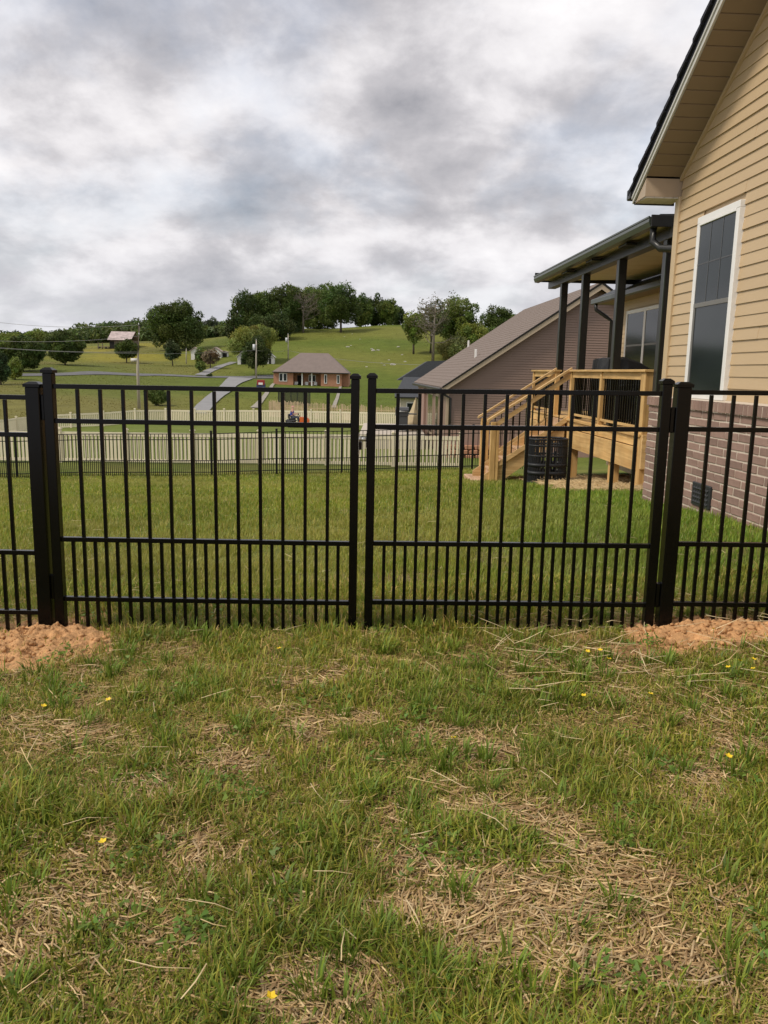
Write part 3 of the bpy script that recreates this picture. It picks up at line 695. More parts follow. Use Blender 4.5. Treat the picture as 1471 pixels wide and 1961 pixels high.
# things on and by the deck
gc = Thing('covered_grill', 'gas grill under a creased black cover on the wooden deck', 'grill', (4.85, 14.6, DZ), 'H')
def cloth(t, name, x0, x1, y0, y1, z0, ztop, mat, seed, slope):
    rn = random.Random(seed); bm = bmesh.new(); n = 12; rings = 7; R_ = []
    for r_ in range(rings):
        q = r_ / (rings - 1); z = z0 + (ztop - z0) * min(q * 1.15, 1.0); sh = 1 - .05 * q if q < .85 else .62
        ring = []
        for k in range(28):
            w = 2 * math.pi * k / 28; cx_, sy_ = math.cos(w), math.sin(w)
            s = 1 / max(abs(cx_), abs(sy_)) ** .8
            xx = (x0 + x1) / 2 + cx_ * s * (x1 - x0) / 2 * sh * rn.uniform(.96, 1.03); yy = (y0 + y1) / 2 + sy_ * s * (y1 - y0) / 2 * sh * rn.uniform(.95, 1.03)
            ring.append((xx, yy, z - (slope * max(0, (xx - (x0 + x1) / 2)) if q > .6 else 0) + rn.uniform(-.012, .012)))
        R_.append(ring)
    V = [v for r_ in R_ for v in r_]; F = []
    for r_ in range(rings - 1):
        for k in range(28): F.append([r_ * 28 + k, r_ * 28 + (k + 1) % 28, (r_ + 1) * 28 + (k + 1) % 28, (r_ + 1) * 28 + k])
    F.append([(rings - 1) * 28 + k for k in range(28)])
    return poly(t, name, V, F, mat, smooth=False)
cloth(gc, 'cover', 4.36, 5.35, 14.0, 14.75, DZ + .04, 1.63, 'cover_black', 3, .32)
for xx in (4.5, 5.2): box(gc, 'caster', (xx, 14.2, DZ), (xx + .06, 14.28, DZ + .06), 'rubber', .01)
def patio_seat(x0, y0, label):
    t = Thing('patio_chair', label, 'chair', (x0, y0, DZ), 'H', 'black patio chairs on the deck')
    for dx in (0, .55):
        for dy in (0, .55): box(t, 'leg', (x0 + dx, y0 + dy, DZ), (x0 + dx + .05, y0 + dy + .05, DZ + .62), 'cover_black', .005)
    box(t, 'seat', (x0, y0, DZ + .34), (x0 + .6, y0 + .6, DZ + .46), 'cover_black', .02)
    for i in range(6): box(t, 'back_slat', (x0 + .54, y0 + .02 + i * .1, DZ + .46), (x0 + .58, y0 + .09 + i * .1, DZ + .98), 'cover_black', .005)
    for dy in (0, .55): box(t, 'arm', (x0, y0 + dy, DZ + .60), (x0 + .6, y0 + dy + .06, DZ + .64), 'cover_black', .008)
patio_seat(4.55, 11.55, 'black slatted patio chair nearest the brick corner on the deck')
patio_seat(4.6, 12.35, 'black slatted patio chair in the middle behind the deck railing')
tb = Thing('patio_table', 'low black patio table behind the deck railing', 'table', (4.75, 13.3, DZ), 'H')
box(tb, 'table_top', (4.45, 13.0, DZ + .62), (5.2, 13.75, DZ + .66), 'cover_black', .01)
for dx in (.03, .66):
    for dy in (.03, .66): box(tb, 'leg', (4.45 + dx, 13.0 + dy, DZ), (4.5 + dx, 13.05 + dy, DZ + .62), 'cover_black', .004)
# black lattice basket beside the steps
bz = gz(*fromh((3.45, 13.9, 0))[:2])
bk = Thing('lattice_bin', 'tall black open lattice bin standing on straw beside the steps', 'bin', (3.47, 13.95, bz), 'H')
def rr_path(cx_, cy_, a, b, n=40):
    out = []
    for k in range(n):
        w = 2 * math.pi * k / n; c, s = math.cos(w), math.sin(w); out.append((cx_ + a * math.copysign(abs(c) ** .6, c), cy_ + b * math.copysign(abs(s) ** .6, s)))
    return out
ring = rr_path(3.47, 13.95, .335, .27)
for k, (a, b) in enumerate(ring): box(bk, 'slat', (a - .012, b - .012, bz), (a + .012, b + .012, bz + .80 + .012 * math.sin(k * 1.9)), 'cover_black')
for zk in (.03, .2, .34, .5, .68, .79):
    pts = [(a, b, bz + zk) for a, b in ring] + [(ring[0][0], ring[0][1], bz + zk)]
    tube(bk, 'band', pts, .02 if zk not in (.2, .34) else .035, 'cover_black', 6)
for k in range(6):
    box(bk, 'inner_slat', (3.25 + k * .07, 13.9 + .02 * (k % 2), bz + .02), (3.29 + k * .07, 13.94 + .02 * (k % 2), bz + .45 + .06 * (k % 3)), 'cover_black')

# ================================================================== NEAR BLACK FENCE AND GATE
FY = 3.80
def cap(t, x, y, z, w, parent, mat='black_metal'):
    h = w / 2 + .006; V = [(x - h, y - h, z), (x + h, y - h, z), (x + h, y + h, z), (x - h, y + h, z), (x - h, y - h, z + .014), (x + h, y - h, z + .014), (x + h, y + h, z + .014), (x - h, y + h, z + .014)]
    k = h * .45; V += [(x - k, y - k, z + .026), (x + k, y - k, z + .026), (x + k, y + k, z + .026), (x - k, y + k, z + .026)]
    F = [[0, 3, 2, 1], [0, 1, 5, 4], [1, 2, 6, 5], [2, 3, 7, 6], [3, 0, 4, 7], [4, 5, 9, 8], [5, 6, 10, 9], [6, 7, 11, 10], [7, 4, 8, 11], [8, 9, 10, 11]]
    return poly(t, 'post_cap', V, F, mat, parent)
def post(t, name, x, y, w, z0, z1, mat='black_metal'):
    p_ = box(t, name, (x - w / 2, y - w / 2, z0), (x + w / 2, y + w / 2, z1), mat, .003); cap(t, x, y, z1, w, p_, mat); return p_
def panel(t, x0, x1, y, rails, zb, n, pw=.016, rail=.026, slope=0., mat='black_metal', bev=.0015, first_short=True):
    """rails: z of the four rails; n long pickets between x0 and x1"""
    sp = (x1 - x0) / (n + 1)
    xm = (x0 + x1) / 2
    for k, z in enumerate(rails):
        o = box(t, 'rail', (x0, y - rail / 2, z - .011), (x1, y + rail / 2, z + .011), mat, .0015 if bev else 0)
        if slope: o.rotation_euler = (0, -math.atan(slope), 0)
    for i in range(1, n + 1):
        xx = x0 + i * sp; dz = slope * (xx - xm)
        o = box(t, 'picket', (xx - pw / 2, y - pw / 2, zb), (xx + pw / 2, y + pw / 2, rails[0] - .012), mat, bev); o.location.z += dz
    for i in range(n + 1):
        xx = x0 + (i + .5) * sp; dz = slope * (xx - xm)
        o = box(t, 'short_picket', (xx - pw / 2, y - pw / 2, zb), (xx + pw / 2, y + pw / 2, rails[2] - .012), mat, bev); o.location.z += dz
GP = 'leaves of the double gate'
gl = Thing('gate_leaf', 'black metal gate leaf on the left of the double drive gate', 'gate', (-1.597, FY, .02), 'W', GP)
post(gl, 'hinge_stile', -1.597, FY, .046, .012, 1.262); post(gl, 'latch_stile', -.147, FY, .040, .012, 1.262)
panel(gl, -1.574, -.167, FY, (1.203, 1.040, .464, .163), .018, 12, slope=.004)
for z in (1.10, .22): box(gl, 'hinge', (-1.634, FY - .02, z - .06), (-1.618, FY + .02, z + .06), 'black_metal', .003)
gr = Thing('gate_leaf', 'black metal gate leaf on the right of the double drive gate', 'gate', (1.322, FY, .06), 'W', GP)
post(gr, 'hinge_stile', 1.322, FY, .046, .05, 1.268); post(gr, 'latch_stile', -.068, FY, .040, .02, 1.266)
panel(gr, -.048, 1.299, FY, (1.216, 1.046, .478, .18), .045, 12, slope=.010)
for z in (1.10, .24): box(gr, 'hinge', (1.345, FY - .02, z - .06), (1.366, FY + .02, z + .06), 'black_metal', .003)
lz = float(at(695, 841, FY)[2])
lt = tube(gl, 'latch', [(-.128, FY - .004, lz), (-.086, FY - .004, lz)], .011, 'galvanised', 12)
tube(gl, 'latch_collar', [(-.130, FY - .004, lz + .002), (-.116, FY - .004, lz + .002)], .014, 'galvanised', 10, lt)
box(gl, 'latch_plate', (-.131, FY - .018, lz - .075), (-.124, FY + .018, lz + .03), 'galvanised', .003, None)
box(gl, 'latch_body', (-.127, FY - .02, lz - .05), (-.112, FY + .01, lz - .012), 'black_metal', .003)
box(gr, 'latch_catch', (-.092, FY - .018, lz - .04), (-.086, FY + .018, lz + .03), 'black_metal', .003)
fl = Thing('metal_fence', 'black metal fence section with puppy pickets left of the gate', 'fence', (-1.668, FY, -.05), 'W', 'fence sections beside the gate')
post(fl, 'post', -1.668, FY, .066, -.35, 1.195); post(fl, 'post', -3.52, FY, .066, -.35, 1.19)
panel(fl, -3.487, -1.701, FY, (1.145, .968, .390, .086), -.055, 15, slope=.0)
fr = Thing('metal_fence', 'black metal fence section between the gate and the brick house', 'fence', (1.400, FY, 0), 'W', 'fence sections beside the gate')
post(fr, 'post', 1.400, FY, .066, -.3, 1.254); post(fr, 'post', 3.06, FY, .066, -.3, 1.26)
panel(fr, 1.433, 3.027, FY, (1.238, 1.064, .505, .202), .06, 14, slope=.008)

# ================================================================== FAR BLACK FENCE
fb = Thing('metal_fence', 'long black metal fence at the far edge of the lawn', 'fence', (0, 23.1, -1.9), 'W')
FB = 23.1; spx = 1.905; xk = float(at(530, 905, FB)[0]); n0 = -6
bx = [xk + (i) * spx for i in range(n0, 5)]
for i, x in enumerate(bx):
    g = gz(x, FB); post(fb, 'post', x, FB, .058, g - .2, g + 1.31, 'far_black_metal')
    if i + 1 < len(bx):
        g2 = gz(bx[i + 1], FB); x1 = bx[i + 1]; sl_ = (g2 - g) / (x1 - x); gm = (g + g2) / 2
        panel(fb, x + .03, x1 - .03, FB, (gm + 1.24, gm + 1.075, gm + .46, gm + .12), gm + .02, 15, mat='far_black_metal', bev=0, slope=sl_, pw=.017)

# ================================================================== CREAM VINYL FENCES
cf = Thing('vinyl_fence', 'cream vinyl fence of spaced upright boards behind the black fence', 'fence', (0, 28, -2), 'W')
CF0 = np.array(at(-10, 885, 27.8)[:2]); CF1 = np.array(at(881, 893, 27.6)[:2])
def vinyl_bay(t, a, b, h, nboards, bw, th, joined=False, gap=.05, topb=.13):
    d = b - a; L = np.hypot(*d); ang = math.atan2(d[1], d[0]); ga, gb = gz(*a), gz(*b); gm = (ga + gb) / 2; slope = math.atan2(gb - ga, L)
    mid = (a + b) / 2
    def put(name, cx_, z0, z1, w, d_, par=None, tilt=True):
        me = box_mesh((w, d_, z1 - z0), 'cream_vinyl', 0); o = link(name, me, t.e)
        p = a + d * (cx_ / L); o.location = (p[0] - t.o[0], p[1] - t.o[1], ga + (gb - ga) * cx_ / L + (z0 + z1) / 2 - t.o[2]); o.rotation_euler = (0, -slope if tilt else 0, ang); return o
    put('rail', L / 2, h - topb, h, L - .1, .05); put('rail', L / 2, gap, gap + .1, L - .1, .05)
    if not joined:
        sp = (L - .13) / nboards
        for i in range(nboards): put('board', .065 + (i + .5) * sp, gap + .102, h - topb - .002, bw, th, tilt=False)
    return (ga, gb, L, ang, slope)
def vinyl_post(t, p, h, w=.125):
    g = gz(*p); o = link('post', box_mesh((w, w, h + .1), 'cream_vinyl', 0), t.e); o.location = (p[0] - t.o[0], p[1] - t.o[1], g + h / 2 - t.o[2])
    c = link('post_cap', box_mesh((w + .05, w + .05, .03), 'cream_vinyl', 0), o); c.location = (0, 0, h / 2 + .065)
    c = link('post_cap_top', box_mesh((w - .02, w - .02, .03), 'cream_vinyl', 0), o); c.location = (0, 0, h / 2 + .095)
dd = CF1 - CF0; nb_ = 6
LL = np.hypot(*dd); nb_ = int(round(LL / 2.40))
for i in range(-1, nb_ + 1):
    p = CF0 + dd * (i / nb_); vinyl_post(cf, p, 1.12)
    if i < nb_: vinyl_bay(cf, p, CF0 + dd * ((i + 1) / nb_), 1.08, 17, .082, .022)
c2 = Thing('vinyl_fence', 'cream vinyl picket fence curving round the mown field beyond', 'fence', (0, 64, -3), 'W')
path = [np.array(at(px, 812, Y)[:2]) for px, Y in ((-75, 50), (40, 63.5), (130, 64.5), (305, 67), (480, 66.5), (640, 65), (765, 63.5))]
seg = [0]; 
for a, b in zip(path[:-1], path[1:]): seg.append(seg[-1] + np.hypot(*(b - a)))
nbay = int(seg[-1] / 2.42); T_ = np.linspace(0, seg[-1], nbay + 1); PX_ = np.interp(T_, seg, [p[0] for p in path]); PY_ = np.interp(T_, seg, [p[1] for p in path])
Vp, Fp = [], []
for i in range(nbay + 1):
    p = np.array((PX_[i], PY_[i])); vinyl_post(c2, p, 1.16, .13)
    if i < nbay:
        q = np.array((PX_[i + 1], PY_[i + 1])); ga, gb, L, ang, sl_ = vinyl_bay(c2, p, q, 1.12, 16, .09, .02, joined=True)
        c_, s_ = math.cos(ang), math.sin(ang)
        for k in range(17):
            t_ = (k + .5) / 17; cpt = p + (q - p) * t_; g = ga + (gb - ga) * t_
            b0 = len(Vp)
            for (lx, ly, lz_) in ((-.046, -.01, .14), (.046, -.01, .14), (.046, .01, .14), (-.046, .01, .14), (-.046, -.01, 1.0), (.046, -.01, 1.0), (.046, .01, 1.0), (-.046, .01, 1.0)):
                Vp.append((cpt[0] + lx * c_ - ly * s_, cpt[1] + lx * s_ + ly * c_, g + lz_))
            Fp += [[b0 + m_ for m_ in f4] for f4 in ((0, 1, 5, 4), (1, 2, 6, 5), (2, 3, 7, 6), (3, 0, 4, 7))]
poly(c2, 'pickets', Vp, Fp, 'cream_vinyl', kind='stuff')
# split-wood picket fence below the brick house
wf = Thing('picket_fence', 'unpainted brown wooden picket fence below the brick house', 'fence', (at(640, 785, 92)[0], 92, -4), 'W')
pa = np.array(at(516, 790, 93)[:2]); pb = np.array(at(765, 800, 86)[:2]); d_ = pb - pa; L = np.hypot(*d_); u_ = d_ / L
Vp, Fp = [], []; k = 0.
rn = random.Random(4); zt0 = at(516, 767, 93)[2]; zt1 = at(765, 781, 86)[2]
while k < L:
    p = pa + u_ * k; g = gz(*p); h = (zt0 + (zt1 - zt0) * k / L) - g + rn.uniform(-.16, .10); w = .075; b0 = len(Vp)
    n_ = np.array((-u_[1], u_[0])) * .02
    for (s_, m_) in ((-1, -1), (1, -1), (1, 1), (-1, 1)):
        q = p + u_ * w * s_ / 1 * .5 + n_ * m_; Vp += [(q[0], q[1], g - .1)]
    for (s_, m_) in ((-1, -1), (1, -1), (1, 1), (-1, 1)):
        q = p + u_ * w * s_ / 1 * .4 + n_ * m_; Vp += [(q[0] + rn.uniform(-.02, .02), q[1], g + h)]
    Fp += [[b0 + m_ for m_ in f4] for f4 in ((0, 1, 5, 4), (1, 2, 6, 5), (2, 3, 7, 6), (3, 0, 4, 7), (4, 5, 6, 7))]
    k += (.125 if k < 4.5 else .19) + rn.uniform(-.02, .03)
poly(wf, 'pickets', Vp, Fp, 'rail_wood', kind='stuff')
for zr in (.45, 1.15):
    tube(wf, 'rail', [(p[0], p[1] + .05, gz(*p) + zr) for p in [pa + d_ * t_ for t_ in np.linspace(0, 1, 12)]], .035, 'rail_wood', 5)
k = 0
while k < L:
    p = pa + u_ * k; g = gz(*p); box(wf, 'post', (p[0] - .06, p[1] + .06, g - .2), (p[0] + .06, p[1] + .18, g + 1.75), 'rail_wood'); k += 2.4

# ================================================================== NEIGHBOUR HOUSES (house frame)
def lap_wall(t, name, P0, P1, z0, top, mat, expo=.1025, n=(0, -1)):
    """joined lap siding on a wall from P0 to P1 (xy), top(s)->z height limit via callable on x"""
    V, F = [], []; z = z0; d = np.array(P1) - np.array(P0)
    while True:
        za, zb = z, z + expo
        s0a, s1a = top(za); s0b, s1b = top(zb)
        if s1a - s0a < .02: break
        if s1b - s0b < 0: s0b = s1b = (s0b + s1b) / 2
        b = len(V); nn = np.array(n)
        for (s, zz_, o_) in ((s0a, za, .030), (s1a, za, .030), (s1b, zb, .002), (s0b, zb, .002), (s0a, za, 0), (s1a, za, 0)):
            p = np.array(P0) + d * s + nn * o_; V.append((p[0], p[1], zz_))
        F += [[b, b + 1, b + 2, b + 3], [b + 4, b + 5, b + 1, b]]; z = zb
    return poly(t, name, V, F, mat, kind='stuff')
h2 = Thing('brown_sided_house', 'brown vinyl sided house with long taupe gable roof beyond the deck', 'house', (10, 40, -2), 'H')
A0, AX, AZ, AE = 3.78, 10.09, 4.93, .64; G2 = 33.3; B2 = 47.6; s2 = (AZ - AE) / (AX - A0); WX2 = 3.96; WX3 = 16.2
prism(h2, 'gable_wall', [(WX2, G2 + .02, -2.4), (WX2, G2 + .02, AE - .02), (AX, G2 + .02, AZ - .25), (WX3, G2 + .02, AE - .02), (WX3, G2 + .02, -2.4)], (0, .2, 0), 'siding_brown')
def top2(z):
    if z < AE - .06: return 0., 1.
    q = (z - (AE - .06)) / s2; x0, x1 = A0 + .10 + q, 2 * AX - A0 - .10 - q; Lw = WX3 - WX2
    return max((x0 - WX2) / Lw, 0), min((x1 - WX2) / Lw, 1)
lap_wall(h2, 'siding', (WX2, G2 + .018), (WX3, G2 + .018), -1.05, top2, 'siding_brown')
box(h2, 'side_wall', (WX2, G2 + .22, -2.4), (WX2 + .2, B2 - .3, AE), 'siding_brown')
box(h2, 'corner_post', (WX2 - .03, G2 - .03, -1.05), (WX2 + .09, G2 + .05, AE - .05), 'trim_tan')
for sgn in (1,):
    r2_ = prism(h2, 'roof_slope', [(A0 - .08, G2 - .35, AE - .05), (AX, G2 - .35, AZ), (AX, G2 - .35, AZ + .10), (A0 - .08, G2 - .35, AE + .07)], (0, B2 - G2 + .6, 0), 'roof_brown')
    prism(h2, 'roof_slope', [(2 * AX - A0 + .08, G2 - .35, AE - .05), (AX, G2 - .35, AZ), (AX, G2 - .35, AZ + .10), (2 * AX - A0 + .08, G2 - .35, AE + .07)], (0, B2 - G2 + .6, 0), 'roof_brown')
k = 0; x = A0 - .09            # shingle courses as thin steps
Ls = AX - A0 + .09; courses = []
ex = .21
while x < AX - .05:
    za = AE + .07 + (x - (A0 - .08)) * s2
    xb_ = min(x + ex, AX); zb = AE + .07 + (xb_ - (A0 - .08)) * s2
    b = len(courses); courses += [(x, G2 - .36, za + .006), (x, B2 + .26, za + .006), (xb_ + .02, B2 + .26, zb + .020), (xb_ + .02, G2 - .36, zb + .020), (x, G2 - .36, za + .024), (x, B2 + .26, za + .024)]
    x = xb_
Fc = []
for i in range(len(courses) // 6): b = i * 6; Fc += [[b + 4, b + 3, b + 2, b + 5], [b, b + 4, b + 5, b + 1], [b, b + 3, b + 4], [b + 1, b + 5, b + 2]]
poly(h2, 'shingles', courses, Fc, 'roof_brown', kind='stuff')
for sgn in (0, 1):
    f_ = (lambda xx: xx) if sgn == 0 else (lambda xx: 2 * AX - xx)
    prism(h2, 'rake_board', [(f_(A0 - .06), G2 - .37, AE - .16), (f_(AX), G2 - .37, AZ - .17), (f_(AX), G2 - .37, AZ + .03), (f_(A0 - .06), G2 - .37, AE + .02)], (0, .03, 0), 'trim_tan')
    prism(h2, 'rake_soffit', [(f_(A0), G2 - .34, AE - .05), (f_(AX), G2 - .34, AZ - .06), (f_(AX), G2 - .34, AZ - .03), (f_(A0), G2 - .34, AE - .02)], (0, .35, 0), 'trim_tan')
    prism(h2, 'rake_edge', [(f_(A0 - .06), G2 - .40, AE + .03), (f_(AX), G2 - .40, AZ + .04), (f_(AX), G2 - .40, AZ + .13), (f_(A0 - .06), G2 - .40, AE + .11)], (0, .03, 0), 'dark_inside')
box(h2, 'gutter', (A0 - .19, G2 - .35, AE - .10), (A0 - .08, B2 + .2, AE + .03), 'bronze_metal', .02)
tube(h2, 'downspout', [(A0 - .12, G2 + .1, AE - .06), (A0 + .02, G2 - .0, AE - .22), (WX2 + .14, G2 - .05, AE - .38), (WX2 + .14, G2 - .05, -2.1)], .055, 'bronze_metal', 8)
for (px, py) in ((911, 684), (897, 664)):
    d = toh(ray(px, py)); nrm = np.array([-s2, 0, 1.]); c0 = AE + .08 - s2 * (A0 - .08)
    t_ = (c0 - (CAM_H)) / (d @ nrm); q = np.array([0, 0, CAM_H]) + d * t_
    box(h2, 'roof_vent', (q[0] - .05, q[1] - .05, q[2] - .12), (q[0] + .05, q[1] + .05, q[2] + .36), 'white_vinyl', .01)
box(h2, 'brick_base', (WX2 - .07, G2 - .08, -2.6), (WX3, G2 + .02, -1.05), 'brick_red')
for i in range(9):
    for j in range(3):
        xx = WX2 - .05 + i * .42 + .18 * (j % 2); o = box(h2, 'edging_stone', (xx, G2 - .35 - .08 * (2 - j), -2.25 + j * .2), (xx + .38, G2 - .1, -2.07 + j * .2), 'far_brick', .03)
        o.rotation_euler = (0, random.uniform(-.06, .06), random.uniform(-.1, .1))
for (ya, yb) in ((36.2, 37.5), (38.8, 41.2)):
    ww = box(h2, 'patio_door', (WX2 - .03, ya, -1.75), (WX2 - .004, yb, .35), 'trim_tan', 0)
    m_ = (ya + yb) / 2
    for (a, b) in ((ya + .12, m_ - .06), (m_ + .06, yb - .12)): box(h2, 'pane', (WX2 - .045, a, -1.6), (WX2 - .031, b, .22), 'window_glass', 0, ww)
box(h2, 'brick_pier', (WX2 - .12, 42.6, -2.4), (WX2 - .003, 46.4, .5), 'brick_red')
# dark-roofed cream house behind it
h3 = Thing('cream_cottage', 'pale cream house with slate grey roof peeking past the taupe roof', 'house', (6, 70, -3), 'W')
Y3 = 70
def q3(px, py, Y=Y3): return at(px, py, Y)
a = q3(761, 762); b = q3(830, 762)
box(h3, 'wall', (a[0] + .3, Y3, -4.2), (b[0] + 6, Y3 + 7, a[2]), 'cream_wall')
e0 = q3(756, 760)[2]; rz0 = q3(766, 722)[2]
pl_ = q3(757, 760)[0]; tl_ = q3(764, 722)[0]
poly(h3, 'roof', [(pl_, Y3 - .5, e0), (pl_ + 12, Y3 - .5, e0), (pl_ + 12, Y3 + 3.2, rz0), (tl_ + .5, Y3 + 3.2, rz0), (pl_, Y3 + 7.2, e0)], [[0, 1, 2, 3], [0, 3, 4]], 'roof_slate')
r0_ = q3(785, 718, Y3 + 6); r1_ = q3(818, 692, Y3 + 6); r2_ = q3(868, 690, Y3 + 6)
prism(h3, 'upper_roof', [(r0_[0] - 1.2, Y3 + 5, r0_[2] - .5), (r1_[0], Y3 + 5, r1_[2]), (r2_[0], Y3 + 5, r2_[2]), (r2_[0] + 2, Y3 + 5, r0_[2] - .5)], (0, 5, 0), 'roof_slate')
box(h3, 'gutter', (pl_ - .05, Y3 - .6, e0 - .10), (pl_ + 8, Y3 - .5, e0 + .03), 'bronze_metal')
dsx = q3(764.5, 780)[0]; box(h3, 'downspout', (dsx - .05, Y3 - .1, -4), (dsx + .06, Y3 - .01, e0 - .1), 'bronze_metal')
wx0 = q3(778, 772)[0]; wx1 = q3(797, 772)[0]; wz1 = q3(778, 770)[2]; wz0 = q3(778, 800)[2]
w3 = box(h3, 'window', (wx0, Y3 - .06, wz0), (wx1, Y3 - .005, wz1), 'white_vinyl'); box(h3, 'pane', (wx0 + .09, Y3 - .08, wz0 + .09), (wx1 - .09, Y3 - .062, wz1 - .09), 'window_glass', 0, w3)
box(h3, 'sash', (wx0 + .09, Y3 - .095, (wz0 + wz1) / 2 - .25), (wx1 - .09, Y3 - .083, (wz0 + wz1) / 2 - .2), 'white_vinyl', 0, w3)

# patio and its grill
pz = float(at(750, 823, 41)[2])
pa_ = at(688, 826, 38); pb_ = at(815, 826, 38)
o = link('patio', box_mesh((pb_[0] - pa_[0], 8.0, 1.6), 'concrete', .02)); o.location = ((pa_[0] + pb_[0]) / 2, 42, pz - .8); tag(o, kind='structure')
gp = at(769, 823, 40.0); GXc = gp[0]
g2 = Thing('gas_grill', 'grey gas grill with rounded lid on the neighbouring patio', 'grill', (GXc, 40, pz), 'W')
box(g2, 'cabinet', (GXc - .30, 39.75, pz + .06), (GXc + .30, 40.25, pz + .78), 'grill_grey', .02)
box(g2, 'firebox', (GXc - .33, 39.72, pz + .78), (GXc + .33, 40.28, pz + .92), 'grill_grey', .02)
prism(g2, 'lid', [(GXc - .33, 39.72, pz + .925), (GXc - .33, 39.70, pz + 1.08), (GXc - .33, 39.82, pz + 1.20), (GXc - .33, 40.1, pz + 1.22), (GXc - .33, 40.28, pz + 1.08), (GXc - .33, 40.28, pz + .925)], (.66, 0, 0), 'grill_grey')
for s in (-1, 1): box(g2, 'side_shelf', (GXc + s * .34, 39.75, pz + .86), (GXc + s * .74, 40.25, pz + .91), 'grill_grey', .01)
tube(g2, 'handle', [(GXc - .25, 39.66, pz + 1.02), (GXc + .25, 39.66, pz + 1.02)], .018, 'galvanised', 6)
for s in (-.24, .24): tube(g2, 'wheel', [(GXc + s - .03, 39.85, pz + .06), (GXc + s + .03, 39.85, pz + .06)], .06, 'rubber', 10)
tc_ = Thing('furniture_cover', 'tan fabric cover tapering upward beside the grey grill', 'cover', (at(790, 815, 41)[0], 41, pz), 'W')
cxx = at(788, 815, 41)[0]
rings = [(.42, 0), (.40, .35), (.30, .7), (.17, 1.05), (.10, 1.35), (.06, 1.55)]; V, F = [], []
for r_, z in rings:
    for k in range(12):
        w = k * math.pi / 6; V.append((cxx + .12 * z + r_ * (1 + .12 * (k % 2)) * math.cos(w), 41 + r_ * (1 + .12 * (k % 2)) * math.sin(w), pz + z))
for i in range(5):
    for k in range(12): F.append([i * 12 + k, i * 12 + (k + 1) % 12, (i + 1) * 12 + (k + 1) % 12, (i + 1) * 12 + k])
F.append([60 + k for k in range(12)]); poly(tc_, 'fabric', V, F, 'tan_fabric'); tube(tc_, 'finial', [(cxx + .19, 41, pz + 1.5), (cxx + .2, 41, pz + 1.66)], .025, 'tan_fabric', 6)

# ================================================================== BRICK HOUSE ON THE SLOPE
BP = hit(595, 739); BY = BP[1]
def bq(px, py, dy=0): return at(px, py, BY + dy)
bx0 = bq(524, 738)[0]; bx1 = bq(654, 738)[0]; bz0 = bq(595, 741)[2]; bze = bq(595, 713)[2]; bzr = bq(595, 675)[2]
bh_ = Thing('brick_ranch_house', 'orange brick ranch house with hipped taupe roof and white porch posts', 'house', ((bx0 + bx1) / 2, BY, bz0), 'W')
xp0 = bq(561.5, 738)[0]; xp1 = bq(614.5, 738)[0]; DEP = 9.0
box(bh_, 'wall', (bx0, BY, bz0 - 1.5), (xp0, BY + DEP, bze), 'far_brick'); box(bh_, 'wall', (xp1, BY, bz0 - 1.5), (bx1, BY + DEP, bze), 'far_brick')
box(bh_, 'porch_wall', (xp0, BY + 2.2, bz0 - 1.5), (xp1, BY + DEP, bze), 'far_brick')
box(bh_, 'side_wing', (bx1, BY + 1.5, bz0 - 1.5), (bq(667, 738)[0], BY + DEP, bze), 'far_brick')
box(bh_, 'porch_floor', (xp0, BY - .1, bz0 - 1.5), (xp1, BY + 2.2, bz0 - .05), 'concrete')
ex0 = bq(522, 713)[0]; ex1 = bq(668, 713)[0]; rx0 = bq(571, 675)[0]; rx1 = bq(626, 675)[0]
prof = [(ex0, BY - .5, bze), (ex1, BY - .5, bze), (ex1, BY + DEP + .5, bze), (ex0, BY + DEP + .5, bze)]
ry = BY + DEP / 2
poly(bh_, 'roof', prof + [(rx0, ry, bzr), (rx1, ry, bzr)] + [(a, b, c - .18) for a, b, c in prof], [[0, 1, 5, 4], [1, 2, 5], [2, 3, 4, 5], [3, 0, 4], [6, 7, 1, 0], [7, 8, 2, 1], [8, 9, 3, 2], [9, 6, 0, 3], [9, 8, 7, 6]], 'roof_taupe')
box(bh_, 'gutter', (ex0, BY - .58, bze - .16), (ex1, BY - .5, bze + .0), 'bronze_metal')
def bwin(pa, pb, ya, yb, dy=0., parts=1):
    x0 = bq(pa, 720)[0]; x1 = bq(pb, 720)[0]; z1 = bq(600, ya)[2]; z0 = bq(600, yb)[2]
    w_ = box(bh_, 'window', (x0, BY + dy - .08, z0), (x1, BY + dy - .005, z1), 'white_vinyl')
    for i in range(parts):
        a = x0 + (x1 - x0) * i / parts + .12; b = x0 + (x1 - x0) * (i + 1) / parts - .12
        box(bh_, 'pane', (a, BY + dy - .11, z0 + .14), (b, BY + dy - .082, z1 - .14), 'window_glass', 0, w_)
bwin(534.5, 550, 715.5, 731.5, 0, 2); bwin(621, 626.5, 716.5, 734); bwin(645, 650.5, 717, 734); bwin(589, 603, 718, 732, 2.2, 2)
x0 = bq(568, 720)[0]; dr = box(bh_, 'door', (x0, BY + 2.1, bz0), (x0 + 1.0, BY + 2.19, bz0 + 2.1), 'dark_inside'); box(bh_, 'door_frame', (x0 - .1, BY + 2.15, bz0), (x0 + 1.1, BY + 2.195, bz0 + 2.2), 'bronze_metal', 0, dr)
for px in (578.5, 597): x0 = bq(px, 720)[0]; box(bh_, 'porch_post', (x0 - .12, BY + .1, bz0 - .05), (x0 + .12, BY + .34, bze - .02), 'white_vinyl')
